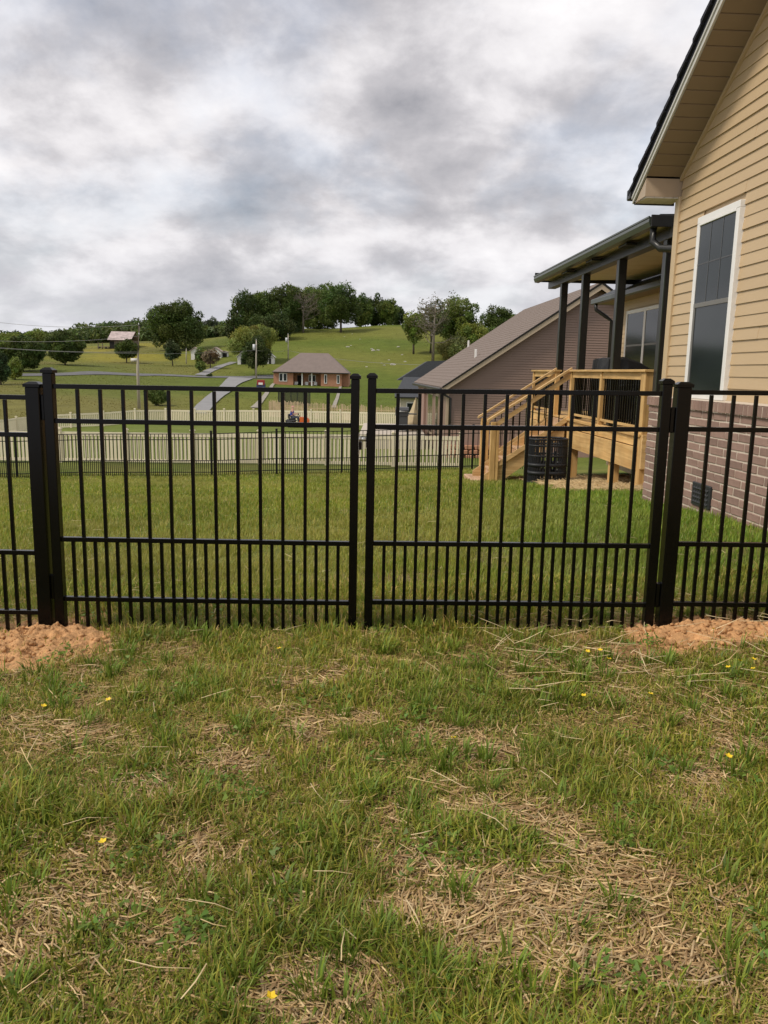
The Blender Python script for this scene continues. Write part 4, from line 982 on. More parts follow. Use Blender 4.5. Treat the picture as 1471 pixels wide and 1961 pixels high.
def lawn_chair(px, label):
    x = bq(px, 736)[0]; y = BY + .9; z = bz0 - .05; t = Thing('porch_chair', label, 'chair', (x, y, z), 'W', 'white porch chairs')
    for dx in (-.3, .26):
        for dy in (0, .4): box(t, 'leg', (x + dx, y + dy, z), (x + dx + .05, y + dy + .05, z + .4), 'white_vinyl')
    box(t, 'seat', (x - .32, y, z + .4), (x + .32, y + .5, z + .46), 'white_vinyl'); box(t, 'back', (x - .32, y + .46, z + .46), (x + .32, y + .52, z + 1.0), 'white_vinyl')
    for dx in (-.34, .28): box(t, 'arm', (x + dx, y, z + .62), (x + dx + .06, y + .5, z + .66), 'white_vinyl')
for px, lb in ((566, 'white chair by the dark front door of the brick house porch'), (586, 'white chair just right of the first white porch post'), (603, 'white chair just right of the second white porch post')): lawn_chair(px, lb)
# dark netting pen on the lawn below
npz = hit(563, 776)
na = at(533, 770, npz[1]); nb2 = at(594, 770, npz[1]); nt_ = Thing('garden_net', 'dark netting pen on posts below the brick house porch', 'net', ((na[0] + nb2[0]) / 2, npz[1], npz[2]), 'W')
for i in range(6):
    x = na[0] + (nb2[0] - na[0]) * i / 5; g = gz(x, npz[1]); box(nt_, 'post', (x - .04, npz[1] - .04, g - .2), (x + .04, npz[1] + .04, g + 2.2), 'net_dark')
Vn, Fn = [], []
nx_ = 60
for i in range(nx_ + 1):
    x = na[0] + (nb2[0] - na[0]) * i / nx_; g = gz(x, npz[1]); w = .024; b = len(Vn); Vn += [(x - w, npz[1], g), (x + w, npz[1], g), (x + w, npz[1], g + 2.15), (x - w, npz[1], g + 2.15)]; Fn.append([b, b + 1, b + 2, b + 3])
for j in range(24):
    z = .05 + j * .09; g0, g1 = gz(na[0], npz[1]), gz(nb2[0], npz[1]); b = len(Vn); Vn += [(na[0], npz[1] + .01, g0 + z), (nb2[0], npz[1] + .01, g1 + z), (nb2[0], npz[1] + .01, g1 + z + .03), (na[0], npz[1] + .01, g0 + z + .03)]; Fn.append([b, b + 1, b + 2, b + 3])
poly(nt_, 'net', Vn, Fn, 'net_dark', kind='stuff')
# red and navy box by the pole
rp_ = hit(500, 742); rt = Thing('yard_box', 'small red and navy box with pale front standing below the road', 'box', rp_, 'W')
x, y, z = rp_; sc_ = y / 1520
box(rt, 'base', (x - 8 * sc_, y - .4, z), (x + 8 * sc_, y + .4, z + 7 * sc_), 'navy_paint', .03); box(rt, 'body', (x - 7 * sc_, y - .45, z + 4.2 * sc_), (x + 7 * sc_, y + .45, z + 14 * sc_), 'red_paint', .06)
box(rt, 'front_panel', (x - 4 * sc_, y - .5, z + 5 * sc_), (x + 4 * sc_, y - .452, z + 9 * sc_), 'white_vinyl', .01)

# ================================================================== FARM BUILDINGS
ba = hit(222, 668); BYb = ba[1]
def fq(px, py, dy=0): return at(px, py, BYb + dy)
barn = Thing('old_barn', 'weathered grey barn with rusty white tin roof on the left hillside', 'barn', ba, 'W')
g = ba[2]
lx0, lx1 = fq(207, 660)[0], fq(250, 660)[0]; ez = fq(225, 651)[2]; rz = fq(225, 633.5)[2]
box(barn, 'wall', (lx0 + .6, BYb, g - 1), (lx1, BYb + 9, ez), 'old_barn_wood')
poly(barn, 'roof', [(fq(206.5, 651)[0], BYb - .6, ez), (fq(252, 648)[0], BYb - .6, ez), (fq(251, 635)[0], BYb + 4.5, rz), (fq(204, 633.5)[0], BYb + 4.5, rz), (lx0, BYb + 9.6, ez), (lx1, BYb + 9.6, ez)], [[0, 1, 2, 3], [3, 2, 5, 4]], 'rusty_tin')
poly(barn, 'gable', [(lx0 + .6, BYb, ez), (lx0 + .6, BYb + 9, ez), (lx0 + .6, BYb + 4.5, rz - .1)], [[0, 1, 2]], 'old_barn_wood')
l0 = fq(187, 654)[0]
poly(barn, 'lean_to_roof', [(l0, BYb - .3, fq(187, 655)[2]), (lx0 + 3, BYb - .3, fq(215, 652)[2]), (lx0 + 3, BYb + 5, fq(215, 650)[2]), (l0, BYb + 5, fq(187, 653)[2])], [[0, 1, 2, 3]], 'rusty_tin')
for px in (188, 196): x = fq(px, 660)[0]; box(barn, 'lean_to_post', (x - .1, BYb, g - 1), (x + .1, BYb + .2, fq(187, 655)[2]), 'old_barn_wood')
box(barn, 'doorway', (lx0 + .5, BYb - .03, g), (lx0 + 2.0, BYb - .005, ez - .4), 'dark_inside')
tg = Thing('farm_trailer', 'dark low trailer parked under the barn lean-to', 'trailer', (fq(200, 668)[0], BYb - .4, g), 'W')
x = fq(200, 668)[0]; box(tg, 'bed', (x - 1.9, BYb - .9, g + .35), (x + 1.6, BYb + .6, g + .62), 'old_barn_wood', .03)
for dx in (-1.2, .8): tube(tg, 'wheel', [(x + dx, BYb - .92, g + .3), (x + dx, BYb - .75, g + .3)], .32, 'rubber', 12)
def shed(px0, px1, py_base, py_eave, py_ridge, label, roofmat='shed_roof', opening=None, side=False):
    p = hit((px0 + px1) / 2, py_base); Y = p[1]; x0 = at(px0, py_base, Y)[0]; x1 = at(px1, py_base, Y)[0]; ze = at((px0 + px1) / 2, py_eave, Y)[2]; zr = at((px0 + px1) / 2, py_ridge, Y)[2]
    t = Thing('white_shed', label, 'shed', p, 'W'); D = (x1 - x0) * .9
    prism(t, 'wall', [(x0, Y, p[2] - 1.5), (x1, Y, p[2] - 1.5), (x1, Y, ze), ((x0 + x1) / 2, Y, zr - .1), (x0, Y, ze)], (0, D, 0), 'shed_white')
    for s in (0, 1):
        xa = x0 - .3 if s == 0 else x1 + .3
        prism(t, 'roof', [(xa, Y - .3, ze - .1), ((x0 + x1) / 2, Y - .3, zr), ((x0 + x1) / 2, Y - .3, zr + .12), (xa, Y - .3, ze + .02)], (0, D + .6, 0), roofmat)
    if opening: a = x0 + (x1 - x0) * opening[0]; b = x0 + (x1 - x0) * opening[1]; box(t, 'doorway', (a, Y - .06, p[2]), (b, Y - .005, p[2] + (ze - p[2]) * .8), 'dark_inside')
    return t
shed(366, 381, 689, 672, 665.5, 'white shed with dark doorway left of the brown shrubs', opening=(.5, .92))
shed(402, 423.5, 686, 673, 665.5, 'white shed with brown roof right of the brown shrubs', opening=(.15, .6))
sh = shed(424, 436, 684, 674, 672.5, 'dark open lean-to shed beside the white shed', opening=(.1, .9))
shed(455, 474, 698, 684, 674, 'white roofed shed left of the round green tree', roofmat='shed_white', opening=(.35, .95))
shed(511, 525, 697, 684, 677, 'white shed peeking out right of the round green tree', roofmat='shed_white', opening=(.3, .6))
bp = hit(256, 693); bt = Thing('hay_wrap', 'long white wrapped bale below the hillside tree', 'bale', bp, 'W'); s_ = bp[1] / 1520
tube(bt, 'wrap', [(bp[0] - 4.5 * s_, bp[1], bp[2] + 3 * s_), (bp[0] + 9 * s_, bp[1], bp[2] + 3 * s_)], 3.4 * s_, 'shed_white', 12)

# ================================================================== UTILITY POLES AND WIRES
def upole(px, pyt, pyb, label, tr=False, Y=None, r=.15, arm=False):
    p = hit(px, pyb) if Y is None else np.array([at(px, pyb, Y)[0], Y, gz(at(px, pyb, Y)[0], Y)])
    top = at(px, pyt, p[1]); t = Thing('utility_pole', label, 'utility pole', p, 'W', 'utility poles'); x, y, z = p
    tube(t, 'pole', [(x, y, z - .5), (x, y, (z + top[2]) / 2), (top[0], y, top[2])], [r * 1.15, r, r * .75], 'pole_wood', 10)
    if tr: tube(t, 'transformer', [(x - .42, y - .1, top[2] - 2.1), (x - .42, y - .1, top[2] - .9)], .28, 'transformer_grey', 10)
    if arm: box(t, 'crossarm', (x - .9, y - .08, top[2] - .4), (x + .9, y + .06, top[2] - .28), 'pole_wood')
    for i, dz in enumerate((-.05, -1.2)): tube(t, 'insulator', [(top[0], y - .16, top[2] + dz), (top[0], y - .16, top[2] + dz + .25)], .05, 'transformer_grey', 6)
    return np.array([top[0], y, top[2]])
pA = upole(266.5, 622, 783, 'tall pale utility pole rising left of the big dark tree', r=.17)
pB = upole(491, 651, 726, 'utility pole with transformer in front of the round green tree', True)
pC = upole(552, 640, 690, 'utility pole with transformer above the brick house roof', True)
pD = upole(357, 668, 697, 'short wooden pole left of the white sheds', r=.13)
def wire(name, a, b, sag, label, r=.02):
    a = np.array(a); b = np.array(b); o_ = (a + b) / 2
    t = Thing('power_line', label, 'wire', a, 'W', 'overhead power lines')
    P = [a + (b - a) * q - np.array((0, 0, sag * 4 * q * (1 - q))) for q in np.linspace(0, 1, 25)]
    tube(t, 'strand', P, r, 'wire_grey', 5)
wire('w', pA, at(-150, 592, 100), 1.0, 'uppermost overhead wire running left from the tall pale pole')
wire('w', pA - np.array((0, 0, 1.3)), at(-150, 640, 100), .8, 'second overhead wire running left from the tall pale pole')
wire('w', pA - np.array((0, 0, 3.2)), at(-150, 650, 100), .5, 'lowest overhead wire running left from the tall pale pole')
wire('w', at(-150, 655, 130), at(491, 671, pB[1]), 1.2, 'long wire crossing the left pasture to the transformer pole')
wire('w', at(491, 671, pB[1]), at(552, 671, pC[1] ), .3, 'short wire between the two transformer poles')
wire('w', at(552, 671, pC[1]), at(900, 700, 120), 1.0, 'wire falling right across the green hillside above the brick house', .028)
# ================================================================== ROCKS ON THE HILLSIDE
for i, (px, py, w) in enumerate([(666, 665, 7), (672, 662, 4), (712, 669, 6), (724, 671, 7), (763, 665, 7), (752, 699, 12), (770, 680, 5), (731, 696, 5), (690, 650, 4), (736, 700, 6), (715, 672, 9), (776, 693, 6), (745, 690, 5), (702, 703, 5), (660, 645, 3), (675, 640, 3)]):
    p = hit(px, py); s_ = w * p[1] / 1520 * .5; rn = random.Random(i)
    bm = bmesh.new(); bmesh.ops.create_icosphere(bm, subdivisions=2, radius=1)
    for v in bm.verts: v.co *= rn.uniform(.72, 1.15)
    bmesh.ops.scale(bm, vec=(s_, s_ * .8, s_ * .42), verts=bm.verts)
    me = bpy.data.meshes.new('rock'); bm.to_mesh(me); bm.free(); me.materials.append(MATS['rock_pale']); o = link('limestone_rock', me); o.location = p + np.array((0, 0, s_ * .1))
    lb = {5: 'largest pale limestone outcrop low on the hillside near the slate roof', 10: 'broad pale rock in the middle of the hillside cluster', 4: 'pale rock highest on the right, below the hilltop row', 0: 'pale rock at the left end above the brick house roof', 13: 'pale rock nearest the right slope of the brick house roof'}.get(i, 'small pale limestone rock among others on the green hillside')
    tag(o, lb, 'rock', 'limestone rocks on the hillside')

# ================================================================== TREES
def unit(v): return v / (np.linalg.norm(v, axis=-1, keepdims=True) + 1e-9)
def leaf_quads(C_, Nn, size, rng, col, var=.28, up=.35):
    n = len(C_); d = unit(Nn * .55 + rng.normal(size=(n, 3)) + np.array([0, 0, up])); a = unit(np.cross(d, rng.normal(size=(n, 3)))); b = np.cross(d, a)
    s = (size * rng.uniform(.55, 1.25, n))[:, None]; a = a * s * .62; b = b * s * .42
    V = np.stack([C_ - a * 1.1 - b * .8, C_ - a * .3 + b * 1.35, C_ + a * 1.35 - b * .2], 1).reshape(-1, 3)
    c = np.asarray(col) * (1 + rng.uniform(-var, var, n))[:, None]; c = c * np.stack([1 + rng.uniform(-.12, .2, n), np.ones(n), 1 + rng.uniform(-.2, .1, n)], -1)
    return V, np.repeat(c, 3, 0)
def crown_cloud(center, rx, rz, nl, leaf, rng, col, lobe=.42, dens=1.5, flat=0.0, shape='round', gap=0.0):
    """lobes spread over an ellipsoid; leaves on and just inside each lobe"""
    Vs, Cs = [], []
    k = 0; tries = 0; lobes = []
    for i in range(nl):
        t = 2.399963 * i; zf = 1 - 2 * (i + .5) / nl; r_ = math.sqrt(1 - zf * zf)
        rad = rng.uniform(.5, .95)
        p = np.array([r_ * math.cos(t) * rad, r_ * math.sin(t) * rad, zf * rad])
        if shape == 'dome' and p[2] < -.35: p[2] = -.35 + rng.uniform(-.1, .15)
        if shape == 'cone': p[:2] *= (1 - .38 * (p[2] + 1))
        p = p + rng.normal(scale=.07, size=3); lobes.append((p, lobe * rng.uniform(.45, 1.3)))
    for p, lr in lobes:
        lc = center + p * np.array([rx, rx, rz]); L3 = np.array([rx, rx, (rx + rz) / 2]) * lr
        area = 4 * math.pi * (np.prod(L3) ** (2 / 3)); n = int(dens * area / (leaf * leaf * .55)) + 8
        d = unit(rng.normal(size=(n, 3))); rr = np.where(rng.random(n) < .16, rng.uniform(1.0, 1.28, n), rng.uniform(.70, 1.06, n))[:, None]
        bumpy = 1 + .18 * np.sin(d[:, :1] * 5 + p[0] * 9) * np.cos(d[:, 1:2] * 6 + p[1] * 7)
        C_ = lc + d * L3 * rr * bumpy
        if gap: keep = fbm(C_[:, 0] + C_[:, 2] * .7, C_[:, 1] + C_[:, 2], .9 / max(leaf, .2), 3, 2) > gap; C_ = C_[keep]; d = d[keep]
        lcol = np.asarray(col) * rng.uniform(.7, 1.35) * np.array([rng.uniform(.88, 1.2), 1, rng.uniform(.8, 1.2)])
        V, c = leaf_quads(C_, d, leaf, rng, lcol); Vs.append(V); Cs.append(c)
    return np.concatenate(Vs), np.concatenate(Cs), [(center + p * np.array([rx, rx, rz]), lr * rx) for p, lr in lobes]
def limbs(t, name, base, top, r, targets, rng, mat):
    V, F = tube_geo([base, base * .6 + top * .4 + rng.normal(scale=r * .4, size=3), top], [r * 1.25, r, r * .45], 7)
    for q in targets:
        s = rng.uniform(.35, .8); a = base * (1 - s) + top * s; m = (a + q) / 2 + np.array([0, 0, .08 * np.linalg.norm(q - a)])
        v, f_ = tube_geo([a, m, q], [r * .45, r * .28, r * .09], 5); b = len(V); V = V + v; F = F + [[b + i for i in g_] for g_ in f_]
    return poly(t, name, V, F, mat, smooth=True)
G_DARK = (.072, .112, .026); G_MID = (.10, .155, .034); G_LIGHT = (.155, .215, .042); G_YEL = (.20, .235, .055); G_OLIVE = (.14, .16, .052); G_BROWN = (.17, .135, .09)
def tree(px, ytop, ybase, wpx, label, col=G_MID, Y=None, trunk=.16, nl=22, lobe=.42, dens=1.4, gap=0., shape='round', leafk=1.0, name='broadleaf_tree', group=None, cat='tree', tr=None, bark='bark', seed=None, nlimb=10):
    rng = np.random.default_rng(seed if seed is not None else int(px * 7 + ytop))
    if Y is None: p = hit(px, ybase); Y = p[1]
    else: x = at(px, ybase, Y)[0]; p = np.array([x, Y, gz(x, Y)])
    mpp = Y / 1520.; H_ = at(px, ytop, Y)[2] - p[2]; rx = wpx * mpp / 2
    ch = H_ * (1 - trunk); c = np.array([p[0], p[1], p[2] + H_ * trunk + ch / 2]); leaf = np.clip(Y / 794 * 1.25, .16, .55) * leafk
    t = Thing(name, label, cat, p, 'W', group)
    lr = lobe
    V, col_, lobes = crown_cloud(c, rx * (1 - lr * .42), ch / 2 * (1 - lr * .36), nl, leaf, rng, col, lr, dens, shape=shape, gap=gap)
    V[:, 2] = np.maximum(V[:, 2], p[2] + .05)
    me = np_mesh('crown', V - t.o, [np.arange(len(V)).reshape(-1, 3)], 'leaves', col_); link('crown', me, t.e)
    tg_ = [lobes[i][0] for i in rng.permutation(len(lobes))[:nlimb]]
    limbs(t, 'trunk', p - np.array([0, 0, .3]), c + np.array([0, 0, ch * .2]), tr or max(.12, H_ * .022), tg_, rng, bark)
    return t
TG = 'trees on the left field'
tree(45, 639, 711, 82, 'dense rounded dark green tree, leftmost of the matching pair in the left field', G_DARK, nl=150, lobe=.20, dens=1.3, trunk=.05, group=TG)
tree(125, 635, 699, 72, 'dense egg-shaped dark green tree with short trunk, right of the matching pair', G_DARK, nl=150, lobe=.20, dens=1.3, trunk=.07, group=TG)
tree(2, 668, 737, 52, 'dark blue-green conical evergreen at the left picture edge', (.045, .08, .03), nl=30, lobe=.34, trunk=.03, shape='cone', name='evergreen_tree')
tree(29, 688, 727, 36, 'light green bush beside the evergreen at the left picture edge', G_LIGHT, nl=18, trunk=.05, name='leafy_bush', cat='bush')
tree(18, 640, 690, 70, 'loose yellow-green tree behind the leftmost rounded tree', G_LIGHT, Y=215, nl=22)
tree(66, 634, 690, 62, 'olive green tree between and behind the rounded pair', G_LIGHT, Y=220, nl=22)
tree(95, 640, 690, 36, 'small olive tree peeking out left of the egg-shaped tree', G_OLIVE, Y=225, nl=14)
tree(243, 645, 695, 47, 'wide dark tree standing in front of the old barn', G_DARK, nl=34, lobe=.33, trunk=.18, group=TG)
tree(331, 654, 701, 36, 'small dark lollipop tree right of the tall pale pole', (.05, .075, .03), nl=22, trunk=.26, group=TG)
tree(340, 570, 692, 112, 'very tall dark green oak behind the tall pale pole', G_DARK, Y=245, nl=44, lobe=.33, trunk=-.02, gap=.36)
tree(303, 741, 777, 44, 'low dark green shrub on the field behind the gate bars', G_MID, nl=16, trunk=.02, name='leafy_bush', cat='bush')
tree(383, 688, 713, 24, 'dark green bush in front of the left white shed', G_MID, nl=12, trunk=.04, name='leafy_bush', cat='bush')
tree(403, 664, 706, 36, 'brownish half-bare shrub between the two white sheds', G_BROWN, nl=16, trunk=.08, gap=.42, name='leafy_bush', cat='bush')
tree(386, 662, 702, 26, 'green shrub hiding the roof of the left white shed', G_MID, nl=12, trunk=.05, name='leafy_bush', cat='bush')
tree(402, 716, 722, 12, 'tiny dark bush at the road edge', G_DARK, nl=8, trunk=.02, name='leafy_bush', cat='bush')
tree(405, 605, 640, 32, 'small grey-green tree on the skyline right of the tall oak', (.06, .085, .04), Y=420, nl=12)
tree(482, 621, 695, 92, 'yellow-green cloud-shaped maple behind the transformer pole', G_YEL, nl=30, lobe=.34, dens=1.4, trunk=.10, shape='dome')
tree(490, 648, 719, 58, 'round dark green tree directly behind the transformer pole', (.06, .095, .024), nl=34, lobe=.34, trunk=.16)
WG = 'hilltop wood above the brick house'
for (px, yt, yb, w, col, Y, lb, kw) in [
    (466, 553, 660, 60, G_DARK, 268, 'dark tree at the left end of the hilltop wood', {}),
    (497, 545, 660, 74, G_MID, 275, 'tall green tree second from the left end of the hilltop wood', {}),
    (535, 536, 660, 84, G_DARK, 278, 'tallest dark tree on the left half of the hilltop wood', {}),
    (568, 545, 660, 60, G_MID, 285, 'dark green tree just left of the bare trunk on the hilltop', {}),
    (520, 602, 672, 84, (.055, .085, .022), 258, 'low spreading tree at the front foot of the hilltop wood', dict(trunk=-.12)),
    (450, 600, 665, 44, (.055, .085, .022), 262, 'small tree at the lower left edge of the hilltop wood', dict(trunk=-.12)),
    (614, 534, 640, 88, G_MID, 300, 'broad tall green tree right of the bare trunk on the hilltop', {}),
    (590, 539, 640, 50, G_LIGHT, 305, 'lighter green treetop behind the bare trunk on the hilltop', {}),
    (653, 549, 637, 76, (.062, .105, .024), None, 'green tree with visible trunk standing forward of the hilltop wood', dict(trunk=.2, gap=.33)),
    (690, 563, 632, 56, G_MID, 305, 'green tree left of centre in the right hilltop row', dict(trunk=-.1)),
    (716, 562, 632, 58, (.062, .10, .026), 312, 'middle tree of the right hilltop row', dict(trunk=-.1)),
    (742, 568, 632, 46, G_MID, 308, 'tree right of centre in the right hilltop row', dict(trunk=-.1)),
    (765, 582, 632, 34, (.06, .095, .03), 314, 'small last tree of the right hilltop row', dict(trunk=-.1))]:
    k = dict(nl=34, lobe=.33, trunk=-.12, gap=.36); k.update(kw); tree(px, yt, yb, w, lb, col, Y=Y, group=WG, **k)
def bare_tree(px, yt, yb, w, label, Y=None):
    rng = np.random.default_rng(int(px)); p = hit(px, yb) if Y is None else None; Y = p[1]; H_ = at(px, yt, Y)[2] - p[2]; rx = w * Y / 1520 / 2
    t = Thing('bare_tree', label, 'tree', p, 'W'); V, F = tube_geo([p, p + np.array([0, 0, H_ * .5]), p + np.array([.3, 0, H_ * .92])], [.42, .3, .08], 7); ends = []
    for i in range(26):
        s = rng.uniform(.25, .9); a = p + np.array([0, 0, H_ * s]); w_ = rng.uniform(0, 6.28); L = rx * (1.2 - s * .6); q = a + np.array([math.cos(w_) * L, math.sin(w_) * L, L * rng.uniform(.2, .8)]); m = (a + q) / 2 + np.array([0, 0, -.1 * L])
        v, f_ = tube_geo([a, m, q], [.13, .09, .03], 5); b = len(V); V += v; F += [[b + i2 for i2 in g_] for g_ in f_]
        for j in range(4):
            s2_ = rng.uniform(.3, 1); a2 = m * (1 - s2_) + q * s2_; q2 = a2 + rng.normal(size=3) * L * .28 + np.array([0, 0, .2 * L]); v, f_ = tube_geo([a2, q2], [.06, .02], 4); b = len(V); V += v; F += [[b + i2 for i2 in g_] for g_ in f_]; ends.append(q2)
    poly(t, 'trunk', V, F, 'bark_pale', smooth=True)
    E_ = np.repeat(np.array(ends), 5, 0) + rng.normal(scale=.7, size=(len(ends) * 5, 3)); V2, c2_ = leaf_quads(E_, rng.normal(size=E_.shape), .35, rng, (.12, .115, .06))
    link('crown', np_mesh('crown', V2 - t.o, [np.arange(len(V2)).reshape(-1, 3)], 'leaves', c2_), t.e)
bare_tree(581, 560, 637, 60, 'half-bare grey tree with straight trunk at the edge of the hilltop wood')
for (px, yt, yb, w, col, Y, lb, kw) in [
    (792, 597, 678, 52, G_LIGHT, None, 'small bright green tree on the slope left of the brown roof', dict(trunk=.28, gap=.36)),
    (880, 566, 690, 88, G_MID, 245, 'tall dark-cored tree with lacy top above the brown roof', dict(trunk=.1, gap=.38)),
    (858, 585, 690, 66, (.085, .12, .03), 250, 'mid green tree filling the gap left of the lacy tree', dict(gap=.34)),
    (905, 612, 690, 70, G_LIGHT, 228, 'bright green lower tree right beneath the lacy tree', dict(trunk=.08)),
    (870, 648, 700, 84, G_OLIVE, 215, 'brown-green undergrowth thicket along the brown roof edge', dict(trunk=.03, gap=.40)),
    (950, 587, 680, 62, G_DARK, 262, 'dark tree right of the lacy tree above the brown roof', dict(gap=.3)),
    (938, 622, 690, 64, G_MID, 235, 'mid green tree just above the brown roof slope', {}),
    (976, 598, 680, 46, G_MID, 270, 'last small tree on the right before the brown roof', dict(gap=.3))]:
    k = dict(nl=24, lobe=.36, trunk=.08); k.update(kw); tree(px, yt, yb, w, lb, col, Y=Y, group='trees behind the brown roof', **k)
bare_tree(829, 576, 692, 70, 'tall thin half-leafless tree on the slope left of the lacy tree')
tree(824, 577, 690, 74, 'sparse greyish tree with thin top on the slope left of the brown roof', (.10, .115, .05), Y=225, trunk=.3, gap=.47, nl=20, lobe=.3, group='trees behind the brown roof')
# distant wood on the left skyline (one mass)
rng = np.random.default_rng(77); Vs, Cs = [], []
prof_x = [-250, -100, 0, 60, 100, 150, 200, 250, 300, 360, 420, 470]; prof_y = [650, 645, 641, 637, 632, 621, 612, 608, 607, 612, 612, 605]
for px in np.arange(-250, 470, 7):
    for row in range(3):
        Y = 345 + row * 40 + rng.uniform(-12, 12); yt = np.interp(px, prof_x, prof_y) + (2 - row) * 11 + rng.uniform(-3, 5)
        p_ = at(px + rng.uniform(-4, 4), yt, Y); g = gz(p_[0], Y); H_ = max(p_[2] - g, 5); c = np.array([p_[0], Y, g + H_ * .52])
        V, c_, _ = crown_cloud(c, rng.uniform(3.2, 5.0), H_ * .36, 6, 1.15, rng, np.array(G_DARK) * rng.uniform(.8, 1.35) + np.array([.012, .012, .012]), .5, .6)
        Vs.append(V); Cs.append(c_)
V = np.concatenate(Vs); o = link('far_wood', np_mesh('far_wood', V, [np.arange(len(V)).reshape(-1, 3)], 'leaves', np.concatenate(Cs)))
tag(o, 'distant dark wood along the left skyline', 'wood', kind='stuff')

# ================================================================== RIDING MOWER AND DRIVER
mx = at(569, 812, 60.0)[0]; my = 60.0; mz = gz(mx, my)
mo = Thing('riding_mower', 'orange and black riding mower driving in front of the cream picket fence', 'mower', (mx, my, mz), 'W')
def mb(n, a, b, m, bev=.02, par=None): return box(mo, n, np.array((mx, my, mz)) + a, np.array((mx, my, mz)) + b, m, bev, par)
mb('chassis', (-.75, -.28, .22), (.85, .28, .38), 'mower_black'); mb('cutting_deck', (-.35, -.58, .10), (.45, .58, .24), 'mower_orange', .05)
prism(mo, 'hood', [(mx + .22, my - .26, mz + .38), (mx + .92, my - .26, mz + .38), (mx + .95, my - .26, mz + .58), (mx + .80, my - .26, mz + .74), (mx + .22, my - .26, mz + .80)], (0, .52, 0), 'mower_orange')
mb('rear_fender', (-.85, -.45, .40), (-.05, .45, .58), 'mower_black', .08); mb('seat', (-.62, -.25, .58), (-.15, .25, .66), 'mower_black', .03); mb('seat_back', (-.66, -.25, .66), (-.56, .25, 1.0), 'mower_black', .03)
tube(mo, 'steering_column', [(mx + .25, my, mz + .7), (mx + .12, my, mz + .98)], .03, 'mower_black', 6)
ringp = [(mx + .10 + .06 * math.cos(w), my + .18 * math.sin(w), mz + .99 + .17 * math.cos(w) * .5) for w in np.linspace(0, 2 * math.pi, 15)]
tube(mo, 'steering_wheel', ringp, .018, 'mower_black', 5)
for (dx, r_, w_) in ((-.5, .27, .2), (.68, .19, .14)):
    for s in (-1, 1):
        yc = my + s * .38; whl = tube(mo, 'wheel', [(mx + dx, yc - w_ / 2, mz + r_), (mx + dx, yc + w_ / 2, mz + r_)], r_, 'rubber', 16); tube(mo, 'rim', [(mx + dx, yc - w_ / 2 - .01, mz + r_), (mx + dx, yc + w_ / 2 + .01, mz + r_)], r_ * .5, 'fascia_grey', 12, whl)
def skinned(t, name, verts, edges, radii, mat, sub=2):
    me = bpy.data.meshes.new(name); me.from_pydata([tuple(v) for v in verts], edges, []); me.materials.append(MATS[mat]); o = link(name, me, t.e)
    m_ = o.modifiers.new('skin', 'SKIN')
    if not me.skin_vertices: 
        bm = bmesh.new(); bm.from_mesh(me); bm.verts.layers.skin.verify(); bm.to_mesh(me); bm.free()
    for i, r_ in enumerate(radii):
        sv = me.skin_vertices[0].data[i]; sv.radius = (r_[0], r_[1]) if isinstance(r_, tuple) else (r_, r_); sv.use_root = (i == 0)
    s_ = o.modifiers.new('sub', 'SUBSURF'); s_.levels = sub; s_.render_levels = sub
    return o
pe = Thing('person', 'person in a blue shirt and pink cap seated on the riding mower', 'person', (mx - .38, my, mz + .66), 'W')
hipz = .08
B = [(0, 0, hipz), (0, 0, hipz + .18), (.03, 0, hipz + .38), (.04, 0, hipz + .50), (.05, 0, hipz + .60), (.06, 0, hipz + .74),   # pelvis..head
     (.02, .18, hipz + .46), (.12, .24, hipz + .24), (.40, .16, hipz + .28), (.46, .15, hipz + .29),
     (.02, -.18, hipz + .46), (.12, -.24, hipz + .24), (.40, -.16, hipz + .28), (.46, -.15, hipz + .29),
     (.06, .10, hipz + .0), (.46, .15, hipz + .04), (.52, .15, hipz - .34), (.62, .15, hipz - .40),
     (.06, -.10, hipz + .0), (.46, -.15, hipz + .04), (.52, -.15, hipz - .34), (.62, -.15, hipz - .40)]
Ed = [(0, 1), (1, 2), (2, 3), (3, 4), (4, 5), (3, 6), (6, 7), (7, 8), (8, 9), (3, 10), (10, 11), (11, 12), (12, 13), (0, 14), (14, 15), (15, 16), (16, 17), (0, 18), (18, 19), (19, 20), (20, 21)]
Rd = [(.16, .12), (.15, .11), (.17, .11), (.09, .08), .06, (.10, .085), .06, .05, .04, .035, .06, .05, .04, .035, .095, .07, .052, .045, .095, .07, .052, .045]
skinned(pe, 'body', B, Ed, Rd, 'skin')
skinned(pe, 'shirt', [B[0], B[1], B[2], B[3], B[6], sl(B[6], B[7], .8), B[10], sl(B[10], B[11], .8)], [(0, 1), (1, 2), (2, 3), (3, 4), (4, 5), (3, 6), (6, 7)], [(.18, .14), (.175, .135), (.195, .135), (.12, .10), .085, .072, .085, .072], 'shirt_blue')
skinned(pe, 'trousers', [B[0], B[14], B[15], B[16], B[18], B[19], B[20]], [(0, 1), (1, 2), (2, 3), (0, 4), (4, 5), (5, 6)], [(.18, .145), .11, .085, .066, .11, .085, .066], 'jeans')
V, F = [], []
for i in range(5):
    a = i / 4 * math.pi / 2
    for k in range(12): w = k * math.pi / 6; V.append((.115 * math.cos(a) * math.cos(w) + .06, .10 * math.cos(a) * math.sin(w), hipz + .78 + .085 * math.sin(a)))
for i in range(4):
    for k in range(12): F.append([i * 12 + k, i * 12 + (k + 1) % 12, (i + 1) * 12 + (k + 1) % 12, (i + 1) * 12 + k])
b = len(V); V += [(.14, -.08, hipz + .785), (.28, -.05, hipz + .77), (.28, .05, hipz + .77), (.14, .08, hipz + .785)]; F.append([b, b + 1, b + 2, b + 3])
poly(pe, 'cap', np.array(V) + pe.o, F, 'cap_pink', smooth=True)

